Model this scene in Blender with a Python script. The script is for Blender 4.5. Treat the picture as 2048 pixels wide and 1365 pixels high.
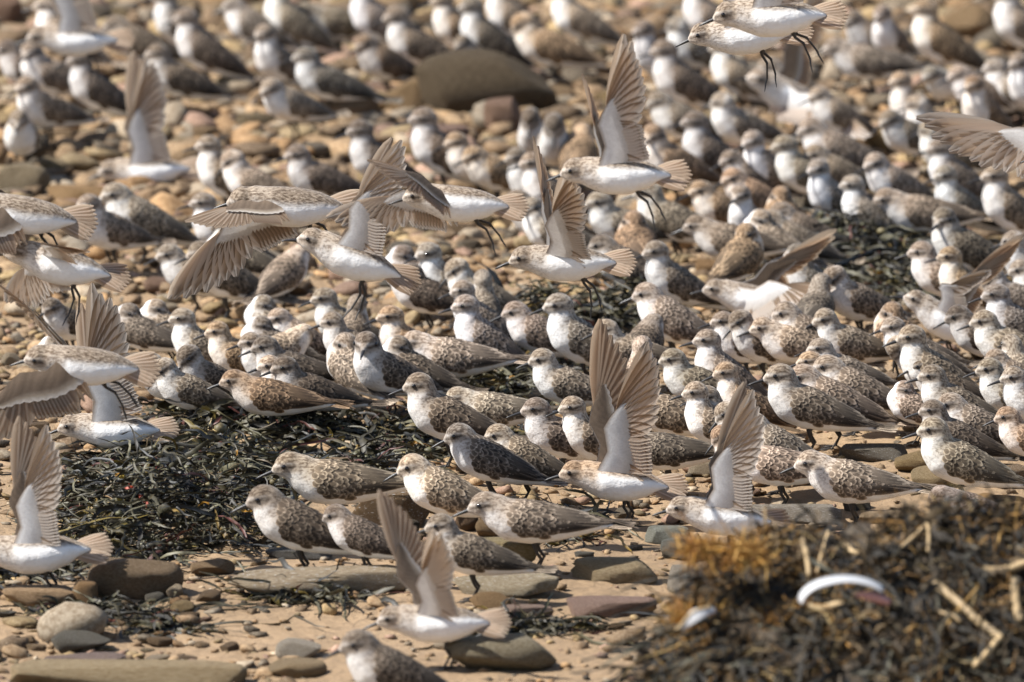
import bpy, bmesh, math, random
import numpy as np
from mathutils import Vector, Matrix
from mathutils.bvhtree import BVHTree

R = math.radians
for o in list(bpy.data.objects):
    bpy.data.objects.remove(o)
SC = bpy.context.scene
COL = SC.collection

# ------------------------------------------------------------------ camera
DIST, TILT = 20.0, R(10.0)
CAM_Z, CAM_Y = DIST * math.sin(TILT), -DIST * math.cos(TILT)
FPX = 1024 / math.tan(R(2.22))
cam_data = bpy.data.cameras.new('camera')
cam = bpy.data.objects.new('camera', cam_data)
COL.objects.link(cam)
cam.location = (0, CAM_Y, CAM_Z)
cam.rotation_euler = (math.pi / 2 - TILT, 0, 0)
cam_data.sensor_width = 36
cam_data.lens = 18 / math.tan(R(2.22))
cam_data.clip_start, cam_data.clip_end = 0.5, 600
cam_data.dof.use_dof = True
cam_data.dof.focus_distance = 18.75
cam_data.dof.aperture_fstop = 7.4
SC.camera = cam

# ------------------------------------------------------------------ light
SUN_EL, SUN_AZ = 49.0, 180.0 + 9.0        # azimuth counted from +X towards +Y: from the left, a touch in front
w = bpy.data.worlds.new('World'); SC.world = w; w.use_nodes = True
nt = w.node_tree; nt.nodes.clear()
sky = nt.nodes.new('ShaderNodeTexSky'); sky.sky_type = 'NISHITA'; sky.sun_disc = False
sky.sun_elevation = R(SUN_EL); sky.sun_rotation = R(90 - SUN_AZ)
bg = nt.nodes.new('ShaderNodeBackground'); bg.inputs[1].default_value = 0.085
wo = nt.nodes.new('ShaderNodeOutputWorld')
nt.links.new(sky.outputs[0], bg.inputs[0]); nt.links.new(bg.outputs[0], wo.inputs[0])
sun_data = bpy.data.lights.new('sun', 'SUN'); sun = bpy.data.objects.new('sun', sun_data); COL.objects.link(sun)
sun_data.energy = 5.0; sun_data.angle = R(0.5); sun_data.color = (1.0, 0.97, 0.92)
sv = Vector((math.cos(R(SUN_AZ)) * math.cos(R(SUN_EL)), math.sin(R(SUN_AZ)) * math.cos(R(SUN_EL)), math.sin(R(SUN_EL))))
sun.rotation_euler = sv.to_track_quat('Z', 'Y').to_euler()
SC.view_settings.view_transform = 'Standard'; SC.view_settings.look = 'None'
SC.view_settings.exposure = 0.95; SC.view_settings.gamma = 1; SC.view_settings.use_curve_mapping = False
SC.cycles.max_bounces = 6

# ------------------------------------------------------------------ helpers
CAMP = Vector((0, CAM_Y, CAM_Z))
FW = Vector((0, math.cos(TILT), -math.sin(TILT))); UP = Vector((0, math.sin(TILT), math.cos(TILT)))
def ray(px, py):
    return FW + Vector((1, 0, 0)) * ((px - 1024) / FPX) + UP * ((682.5 - py) / FPX)
def on_plane(px, py, z=0.0):
    d = ray(px, py); return CAMP + d * ((z - CAM_Z) / d.z)
def at_dist(px, py, dist):
    d = ray(px, py); return CAMP + d * (dist / d.length)

def gz(x, y):
    """height of the shingle (gentle swells)"""
    return (0.010 * np.sin(1.9 * x + 0.7) * np.cos(2.3 * y + 0.4) + 0.006 * np.sin(5.1 * x + 2.2 * y) + 0.004 * np.sin(9.7 * y - 3.1 * x + 1.0)
            + 0.002 * np.sin(21 * x + 13 * y))
def on_ground(px, py, dz=0.0):
    z = 0.0
    for _ in range(3):
        p = on_plane(px, py, z + dz); z = float(gz(p.x, p.y))
    return p

def tag(o, label=None, cat=None, group=None, kind=None):
    if label: o['label'] = label
    if cat: o['category'] = cat
    if group: o['group'] = group
    if kind: o['kind'] = kind
    return o
def link(name, data, parent=None):
    o = bpy.data.objects.new(name, data); COL.objects.link(o)
    if parent: o.parent = parent
    return o
def mesh_np(name, V, F, mat=None, col=None, uv=None, smooth=True, rnd=None):
    """V (n,3), F (m,k) one polygon size; col per vertex (n,3); uv per vertex (n,2)"""
    me = bpy.data.meshes.new(name)
    V = np.asarray(V, np.float32); F = np.asarray(F, np.int32)
    k = F.shape[1]
    me.vertices.add(len(V)); me.vertices.foreach_set('co', V.ravel())
    me.loops.add(F.size); me.loops.foreach_set('vertex_index', F.ravel())
    me.polygons.add(len(F)); me.polygons.foreach_set('loop_start', np.arange(0, F.size, k, dtype=np.int32))
    me.polygons.foreach_set('loop_total', np.full(len(F), k, np.int32))
    me.polygons.foreach_set('use_smooth', np.full(len(F), smooth))
    me.update(calc_edges=True)
    if col is not None:
        a = me.color_attributes.new('tone', 'FLOAT_COLOR', 'POINT')
        c = np.ones((len(V), 4), np.float32); c[:, :np.asarray(col).shape[1]] = col
        a.data.foreach_set('color', c.ravel())
    if uv is not None:
        u = me.uv_layers.new(name='UVMap')
        u.data.foreach_set('uv', np.asarray(uv, np.float32)[F.ravel()].ravel())
    if rnd is not None:
        a = me.attributes.new('rnd', 'FLOAT', 'POINT'); a.data.foreach_set('value', np.asarray(rnd, np.float32))
    if mat: me.materials.append(mat)
    return me
def ico(sub):
    bm = bmesh.new(); bmesh.ops.create_icosphere(bm, subdivisions=sub, radius=1)
    bm.verts.ensure_lookup_table()
    V = np.array([v.co[:] for v in bm.verts]); F = np.array([[v.index for v in f.verts] for f in bm.faces]); bm.free()
    return V, F
ICO = {s: ico(s) for s in (1, 2, 3, 4)}

# ------------------------------------------------------------------ materials
class NT:
    def __init__(s, name):
        s.m = bpy.data.materials.new(name); s.m.use_nodes = True; s.t = s.m.node_tree; s.t.nodes.clear()
        s.out = s.n('ShaderNodeOutputMaterial')
    def n(s, ty, **kw):
        x = s.t.nodes.new(ty)
        for k, v in kw.items(): setattr(x, k, v)
        return x
    def set(s, sock, v):
        if isinstance(v, bpy.types.NodeSocket): s.t.links.new(v, sock)
        elif v is not None: sock.default_value = v
    def math(s, op, a, b=None, c=None, clamp=False):
        x = s.n('ShaderNodeMath', operation=op, use_clamp=clamp); s.set(x.inputs[0], a)
        if b is not None: s.set(x.inputs[1], b)
        if c is not None: s.set(x.inputs[2], c)
        return x.outputs[0]
    def mix(s, f, a, b, mode='MIX'):
        x = s.n('ShaderNodeMix', data_type='RGBA', blend_type=mode)
        for sk, v in ((x.inputs[0], f), (x.inputs[6], a), (x.inputs[7], b)):
            if isinstance(v, tuple) and len(v) == 3: v = v + (1,)
            s.set(sk, v)
        return x.outputs[2]
    def noise(s, scale, detail=3, rough=0.55, vec=None, dist=0.0):
        x = s.n('ShaderNodeTexNoise'); x.inputs['Scale'].default_value = scale; x.inputs['Detail'].default_value = detail
        x.inputs['Roughness'].default_value = rough; x.inputs['Distortion'].default_value = dist
        if vec is not None: s.set(x.inputs['Vector'], vec)
        return x.outputs[0]
    def sstep(s, v, a, b):
        x = s.n('ShaderNodeMapRange', interpolation_type='SMOOTHSTEP'); s.set(x.inputs[0], v)
        x.inputs[1].default_value = a; x.inputs[2].default_value = b
        return x.outputs[0]
    def attr(s, name, ty='GEOMETRY'):
        return s.n('ShaderNodeAttribute', attribute_name=name, attribute_type=ty)
    def obj(s, shift=True):
        tc = s.n('ShaderNodeTexCoord'); oi = s.n('ShaderNodeObjectInfo')
        if not shift: return tc.outputs['Object'], oi
        v = s.n('ShaderNodeVectorMath', operation='ADD'); s.set(v.inputs[0], tc.outputs['Object'])
        sc = s.n('ShaderNodeVectorMath', operation='SCALE'); s.set(sc.inputs[0], (7.3, 3.1, 5.7)); s.set(sc.inputs['Scale'], oi.outputs['Random'])
        s.set(v.inputs[1], sc.outputs[0]); return v.outputs[0], oi
    def vscale(s, v, k):
        x = s.n('ShaderNodeVectorMath', operation='MULTIPLY'); s.set(x.inputs[0], v); x.inputs[1].default_value = k; return x.outputs[0]
    def bump(s, h, strength, dist):
        x = s.n('ShaderNodeBump'); x.inputs['Strength'].default_value = strength; x.inputs['Distance'].default_value = dist
        s.set(x.inputs['Height'], h); return x.outputs[0]
    def bsdf(s, col, rough=0.8, normal=None, spec=0.3, translucent=0.0, tcol=None, sheen=0.0):
        b = s.n('ShaderNodeBsdfPrincipled')
        if isinstance(col, tuple): col = col + (1,)
        s.set(b.inputs['Base Color'], col); s.set(b.inputs['Roughness'], rough); b.inputs['Specular IOR Level'].default_value = spec
        if sheen: b.inputs['Sheen Weight'].default_value = sheen; b.inputs['Sheen Roughness'].default_value = 0.5
        if normal is not None: s.set(b.inputs['Normal'], normal)
        sh = b.outputs[0]
        if translucent:
            t = s.n('ShaderNodeBsdfTranslucent'); s.set(t.inputs[0], tcol if tcol is not None else col)
            m = s.n('ShaderNodeMixShader'); m.inputs[0].default_value = translucent
            s.t.links.new(sh, m.inputs[1]); s.t.links.new(t.outputs[0], m.inputs[2]); sh = m.outputs[0]
        s.t.links.new(sh, s.out.inputs[0]); return s.m

def mat_body():
    s = NT('plumage'); v, oi = s.obj()
    a = s.attr('tone'); base = a.outputs['Color']; mask = a.outputs['Alpha']
    fleck = s.noise(520, 2, 0.6, s.vscale(v, (0.38, 1, 0.62)))
    broad = s.noise(120, 3, 0.6, v)
    f = s.sstep(fleck, 0.47, 0.62)
    dark = s.mix(1.0, base, (0.42, 0.37, 0.33), 'MULTIPLY')
    k = s.math('MULTIPLY', f, mask)
    c = s.mix(k, base, dark)
    pale = s.mix(0.5, base, (0.62, 0.52, 0.40))
    k2 = s.math('MULTIPLY', s.math('MULTIPLY', s.sstep(fleck, 0.47, 0.36), mask), 0.55)
    c = s.mix(k2, c, pale)
    c = s.mix(s.math('MULTIPLY', s.sstep(broad, 0.35, 0.7), 0.22), c, s.mix(1.0, c, (0.75, 0.68, 0.6), 'MULTIPLY'))
    c = s.mix(mask, c, s.mix(1.0, c, oi.outputs['Color'], 'MULTIPLY'))
    h = s.noise(600, 3, 0.6, s.vscale(v, (0.35, 1, 1)))
    h2 = s.noise(160, 2, 0.5, v); h3 = s.noise(75, 2, 0.5, s.vscale(v, (0.6, 1, 1)))
    c = s.mix(s.math('MULTIPLY', s.sstep(h, 0.55, 0.72), 0.16), c, s.mix(1.0, c, (0.62, 0.56, 0.50), 'MULTIPLY'))
    hh = s.math('ADD', s.math('ADD', s.math('MULTIPLY', h, 0.5), h2), s.math('MULTIPLY', h3, 1.3))
    return s.bsdf(c, 0.85, s.bump(hh, 0.55, 0.0016), 0.15, sheen=0.15)
def mat_covert():
    s = NT('covert_plumage'); v, oi = s.obj()
    uv = s.n('ShaderNodeUVMap'); sp = s.n('ShaderNodeSeparateXYZ'); s.set(sp.inputs[0], uv.outputs[0])
    u = s.math('ABSOLUTE', s.math('MULTIPLY_ADD', sp.outputs[0], 2, -1)); vv = sp.outputs[1]
    edge = s.math('MAXIMUM', u, s.math('MULTIPLY_ADD', vv, 1.35, -0.42))
    wob = s.noise(700, 2, 0.6, v)
    edge = s.math('ADD', edge, s.math('MULTIPLY_ADD', wob, 0.30, -0.15))
    ed = s.sstep(edge, 0.56, 0.86)
    rnd = s.attr('rnd').outputs['Fac']; tone = s.attr('tone').outputs['Color']
    cen = s.mix(rnd, (0.028, 0.022, 0.017), (0.125, 0.096, 0.070))
    blot = s.math('MULTIPLY', s.sstep(s.math('ADD', u, s.math('MULTIPLY', wob, 0.4)), 0.75, 0.35), s.sstep(vv, 0.2, 0.55))
    mid = s.mix(blot, s.mix(0.35, cen, (0.20, 0.155, 0.112)), cen)
    n = s.noise(900, 2, 0.6, v)
    fr = s.mix(rnd, (0.215, 0.170, 0.125), (0.42, 0.345, 0.265))
    c = s.mix(ed, mid, fr)
    c = s.mix(s.math('MULTIPLY', s.sstep(n, 0.45, 0.65), 0.35), c, s.mix(1.0, c, (0.6, 0.55, 0.5), 'MULTIPLY'))
    c = s.mix(1.0, c, tone, 'MULTIPLY'); c = s.mix(1.0, c, oi.outputs['Color'], 'MULTIPLY')
    return s.bsdf(c, 0.75, None, 0.25, translucent=0.12)
def mat_flight():
    """flight feathers: upper face by front, under face by back of the same vane"""
    s = NT('flight_feather'); v, oi = s.obj()
    uv = s.n('ShaderNodeUVMap'); sp = s.n('ShaderNodeSeparateXYZ'); s.set(sp.inputs[0], uv.outputs[0])
    us = s.math('MULTIPLY_ADD', sp.outputs[0], 2, -1); vv = sp.outputs[1]; ua = s.math('ABSOLUTE', us)
    g = s.n('ShaderNodeNewGeometry')
    shaft = s.sstep(ua, 0.24, 0.06)
    barb = s.noise(60, 2, 0.5, s.vscale(uv.outputs[0], (1.2, 0.5, 1)))
    top = s.mix(s.sstep(vv, 0.05, 0.55), (0.40, 0.30, 0.21), (0.22, 0.155, 0.105))
    top = s.mix(s.sstep(vv, 0.75, 1.0), top, (0.085, 0.06, 0.045))
    top = s.mix(s.sstep(us, 0.1, 0.9), top, (0.46, 0.37, 0.28))
    top = s.mix(shaft, top, (0.50, 0.41, 0.32))
    und = s.mix(s.sstep(vv, 0.1, 0.7), (0.72, 0.64, 0.56), (0.54, 0.42, 0.31))
    und = s.mix(s.sstep(vv, 0.66, 0.95), und, (0.14, 0.10, 0.075))
    und = s.mix(s.sstep(us, 0.15, 0.95), und, (0.80, 0.73, 0.65))
    und = s.mix(s.sstep(us, -0.3, -0.95), und, (0.24, 0.18, 0.13))
    und = s.mix(shaft, und, (0.88, 0.83, 0.76))
    c = s.mix(g.outputs['Backfacing'], top, und)
    c = s.mix(s.math('MULTIPLY', barb, 0.3), c, s.mix(1.0, c, (0.6, 0.56, 0.52), 'MULTIPLY'))
    c = s.mix(0.6, c, s.mix(1.0, c, oi.outputs['Color'], 'MULTIPLY'))
    return s.bsdf(c, 0.6, None, 0.3, translucent=0.52, tcol=s.mix(0.5, s.mix(1.0, c, (1.0, 0.84, 0.66), 'MULTIPLY'), (0.74, 0.58, 0.43)))
def mat_wingarm():
    s = NT('wing_covert'); v, oi = s.obj()
    tone = s.attr('tone').outputs['Color']; n = s.noise(420, 3, 0.6, v)
    c = s.mix(s.math('MULTIPLY', s.sstep(n, 0.42, 0.62), 0.18), tone, s.mix(1.0, tone, (0.6, 0.56, 0.52), 'MULTIPLY'))
    return s.bsdf(c, 0.8, s.bump(n, 0.3, 0.001), 0.2, translucent=0.25)
def mat_plain(name, col, rough, spec=0.5, bump=None):
    s = NT(name); v, oi = s.obj(); n = s.noise(300, 3, 0.6, v)
    c = s.mix(n, tuple(x * 0.7 for x in col), tuple(x * 1.3 for x in col))
    return s.bsdf(c, rough, s.bump(n, bump, 0.0006) if bump else None, spec)
def mat_gravel():
    s = NT('gravel'); a = s.attr('tone'); g = s.n('ShaderNodeNewGeometry')
    n = s.noise(120, 4, 0.6, g.outputs['Position']); n2 = s.noise(420, 3, 0.6, g.outputs['Position'])
    c = s.mix(s.sstep(n, 0.35, 0.65), a.outputs['Color'], s.mix(1.0, a.outputs['Color'], (0.62, 0.56, 0.5), 'MULTIPLY'))
    c = s.mix(s.math('MULTIPLY', s.sstep(n2, 0.55, 0.7), 0.4), c, (0.45, 0.36, 0.26))
    return s.bsdf(c, 0.8, s.bump(n2, 0.5, 0.0015), 0.3)
def mat_sand():
    s = NT('sand'); g = s.n('ShaderNodeNewGeometry'); p = g.outputs['Position']
    a = s.noise(3.0, 4, 0.6, p); b = s.noise(45, 4, 0.65, p); d = s.noise(520, 3, 0.7, p)
    c = s.mix(s.sstep(a, 0.35, 0.65), (0.255, 0.173, 0.100), (0.320, 0.220, 0.130))
    c = s.mix(s.math('MULTIPLY', s.sstep(b, 0.45, 0.7), 0.5), c, (0.15, 0.105, 0.068))
    c = s.mix(s.math('MULTIPLY', s.sstep(d, 0.5, 0.68), 0.55), c, (0.20, 0.145, 0.095))
    c = s.mix(s.math('MULTIPLY', s.sstep(d, 0.42, 0.3), 0.5), c, (0.42, 0.34, 0.25))
    e = s.noise(17, 3, 0.6, p)
    h = s.math('ADD', s.math('ADD', s.math('MULTIPLY', b, 1.0), s.math('MULTIPLY', e, 2.2)), s.math('MULTIPLY', d, 0.35))
    return s.bsdf(c, 0.9, s.bump(h, 0.9, 0.006), 0.2)
def mat_stone():
    s = NT('beach_stone'); v, oi = s.obj(); col = oi.outputs['Color']
    a = s.noise(14, 5, 0.62, v, 0.4); b = s.noise(70, 4, 0.65, v); d = s.noise(360, 3, 0.7, v)
    c = s.mix(s.sstep(a, 0.36, 0.64), col, s.mix(1.0, col, (0.68, 0.62, 0.54), 'MULTIPLY'))
    c = s.mix(s.math('MULTIPLY', s.sstep(b, 0.5, 0.72), 0.5), c, s.mix(0.55, c, (0.30, 0.22, 0.12)))
    c = s.mix(s.math('MULTIPLY', s.sstep(d, 0.52, 0.68), 0.35), c, s.mix(1.0, c, (0.5, 0.46, 0.42), 'MULTIPLY'))
    # bird droppings: a few white splashes where the object asks for them
    k = s.attr('guano', 'OBJECT').outputs['Fac']
    gz_ = s.sstep(s.noise(16, 2, 0.45, s.vscale(v, (0.8, 1, 1.3))), 0.66, 0.69)
    c = s.mix(s.math('MULTIPLY', gz_, k), c, (0.80, 0.79, 0.76))
    cr = s.sstep(s.math('ABSOLUTE', s.math('MULTIPLY_ADD', s.noise(22, 4, 0.6, s.vscale(v, (1, 1, 2.4))), 2, -1)), 0.06, 0.0)
    c = s.mix(s.math('MULTIPLY', cr, 0.55), c, s.mix(1.0, c, (0.35, 0.3, 0.26), 'MULTIPLY'))
    hh = s.math('ADD', s.math('ADD', s.math('MULTIPLY', b, 0.8), s.math('MULTIPLY', d, 0.4)), s.math('MULTIPLY', cr, -0.7))
    return s.bsdf(c, 0.82, s.bump(hh, 0.9, 0.005), 0.25)
def mat_weed(name='seaweed', rough=0.55):
    s = NT(name); a = s.attr('tone'); g = s.n('ShaderNodeNewGeometry')
    n = s.noise(90, 3, 0.6, g.outputs['Position'])
    c = s.mix(s.sstep(n, 0.35, 0.7), a.outputs['Color'], s.mix(1.0, a.outputs['Color'], (0.45, 0.42, 0.4), 'MULTIPLY'))
    return s.bsdf(c, rough, s.bump(n, 0.4, 0.002), 0.45, translucent=0.06)
def mat_straw():
    s = NT('dry_straw'); v, oi = s.obj(); n = s.noise(9, 2, 0.5, v)
    c = s.mix(n, (0.42, 0.30, 0.155), (0.56, 0.43, 0.25)); c = s.mix(1.0, c, oi.outputs['Color'], 'MULTIPLY')
    return s.bsdf(c, 0.6, None, 0.35)

M = dict(body=mat_body(), covert=mat_covert(), flight=mat_flight(), arm=mat_wingarm(), gravel=mat_gravel(), sand=mat_sand(), stone=mat_stone(),
         weed=mat_weed(), wrack=mat_weed('dry_wrack', 0.85), straw=mat_straw(),
         bill=mat_plain('bill_black', (0.022, 0.020, 0.020), 0.38, 0.5), leg=mat_plain('leg_black', (0.030, 0.026, 0.023), 0.5, 0.4, 0.5),
         eye=mat_plain('eye_black', (0.006, 0.005, 0.005), 0.08, 0.6), shell=mat_plain('shell_white', (0.40, 0.40, 0.405), 0.5, 0.4, 0.3))
# ------------------------------------------------------------------ ground
def axis(lo, hi, fine, far):
    a = np.arange(lo, hi + 1e-6, fine)
    g = np.array([0.3, 1, 3, 8, 20, 60, far])
    return np.concatenate([lo - g[::-1], a, hi + g])
gx, gy = axis(-1.5, 1.5, 0.02, 250), axis(-3.6, 4.6, 0.02, 250)
X, Y = np.meshgrid(gx, gy); near = (np.abs(X) < 6) & (np.abs(Y) < 12)
rs = np.random.RandomState(5)
Z = gz(X, Y) + near * rs.normal(0, 0.0012, X.shape)
ny, nx = X.shape
idx = np.arange(nx * ny).reshape(ny, nx)
F = np.stack([idx[:-1, :-1], idx[:-1, 1:], idx[1:, 1:], idx[1:, :-1]], -1).reshape(-1, 4)
tag(link('ground', mesh_np('ground', np.stack([X, Y, Z], -1).reshape(-1, 3), F, M['sand'])), kind='structure')

# ------------------------------------------------------------------ stones
PAL = dict(tan=(0.37, 0.275, 0.175), brown=(0.235, 0.170, 0.108), olive=(0.29, 0.235, 0.145), grey=(0.31, 0.28, 0.235), slate=(0.16, 0.16, 0.15),
           pink=(0.36, 0.25, 0.20), orange=(0.41, 0.275, 0.15), pale=(0.50, 0.44, 0.355), blue=(0.33, 0.37, 0.36), yellow=(0.41, 0.32, 0.18), dark=(0.10, 0.085, 0.065))
PAL = {k: (v[0] * 0.86, v[1] * 0.79, v[2] * 0.69) for k, v in PAL.items()}
def rock(seed, sub=3, e=0.75, planes=9, rough=0.05):
    r = np.random.RandomState(seed); V, F = ICO[sub]
    P = np.sign(V) * np.abs(V) ** e
    P = P / np.abs(P).max(0)
    for _ in range(planes):
        n = r.normal(size=3); d = r.uniform(0.62, 0.92)
        if e < 0.5: n[2] *= 0.3; d = r.uniform(0.70, 1.0)      # slabs: flat top, broken sides
        n /= np.linalg.norm(n)
        ex = np.maximum(0, P @ n - d); P = P - ex[:, None] * n * 0.92
    k = r.normal(size=(6, 3)) * 2.2; ph = r.uniform(0, 6.28, 6)
    P = P * (1 + rough * np.sum(np.sin(P @ k.T + ph), 1) / 2)[:, None]
    P = P / np.abs(P).max(0)
    return P, F
ROCKS = {}
def rock_mesh(seed, blocky):
    key = (seed, blocky)
    if key not in ROCKS:
        P, F = rock(100 + seed, 4, 0.40 if blocky else 0.85, 12 if blocky else 9, 0.035)
        ROCKS[key] = mesh_np('stone', P, F, M['stone'])
    return ROCKS[key]
STONE_BOX = []
def stone(px, py, wpx, hpx, col, label, blocky=False, seed=0, depth=0.75, yaw=0, tilt=(0, 0), guano=0.0, name='stone', group=None, cat='stone', sink=0.3, row=None):
    p = on_ground(px, row or (py + hpx * 0.25))
    d = (p - CAMP).length; mm = d / FPX
    wd = wpx * mm / 2; hh = hpx * mm
    dp = wd * depth
    zr = max(hh * 0.62 - dp * math.sin(TILT) * 0.5, hh * 0.32)
    if blocky: zr = max((hh - 0.35 * dp) / 1.7, hh * 0.24)
    o = link(name, rock_mesh(seed, blocky))
    o.location = (p.x, p.y, float(gz(p.x, p.y)) + zr * (1 - 2 * sink * 0.5))
    o.scale = (wd * 1.04, dp, zr); o.rotation_euler = (R(tilt[0]), R(tilt[1]), R(yaw))
    c = PAL[col] if isinstance(col, str) else (col if group else tuple(q * g for q, g in zip(col, (1.02, 0.97, 0.93))))
    o.color = tuple(c) + (1,); o['guano'] = float(guano or (0.8 if group and (seed * 7 + int(px)) % 5 == 0 else 0.0))
    tag(o, label, cat, group)
    STONE_BOX.append((p.x, p.y, wd, dp, zr))
    return o
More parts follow.
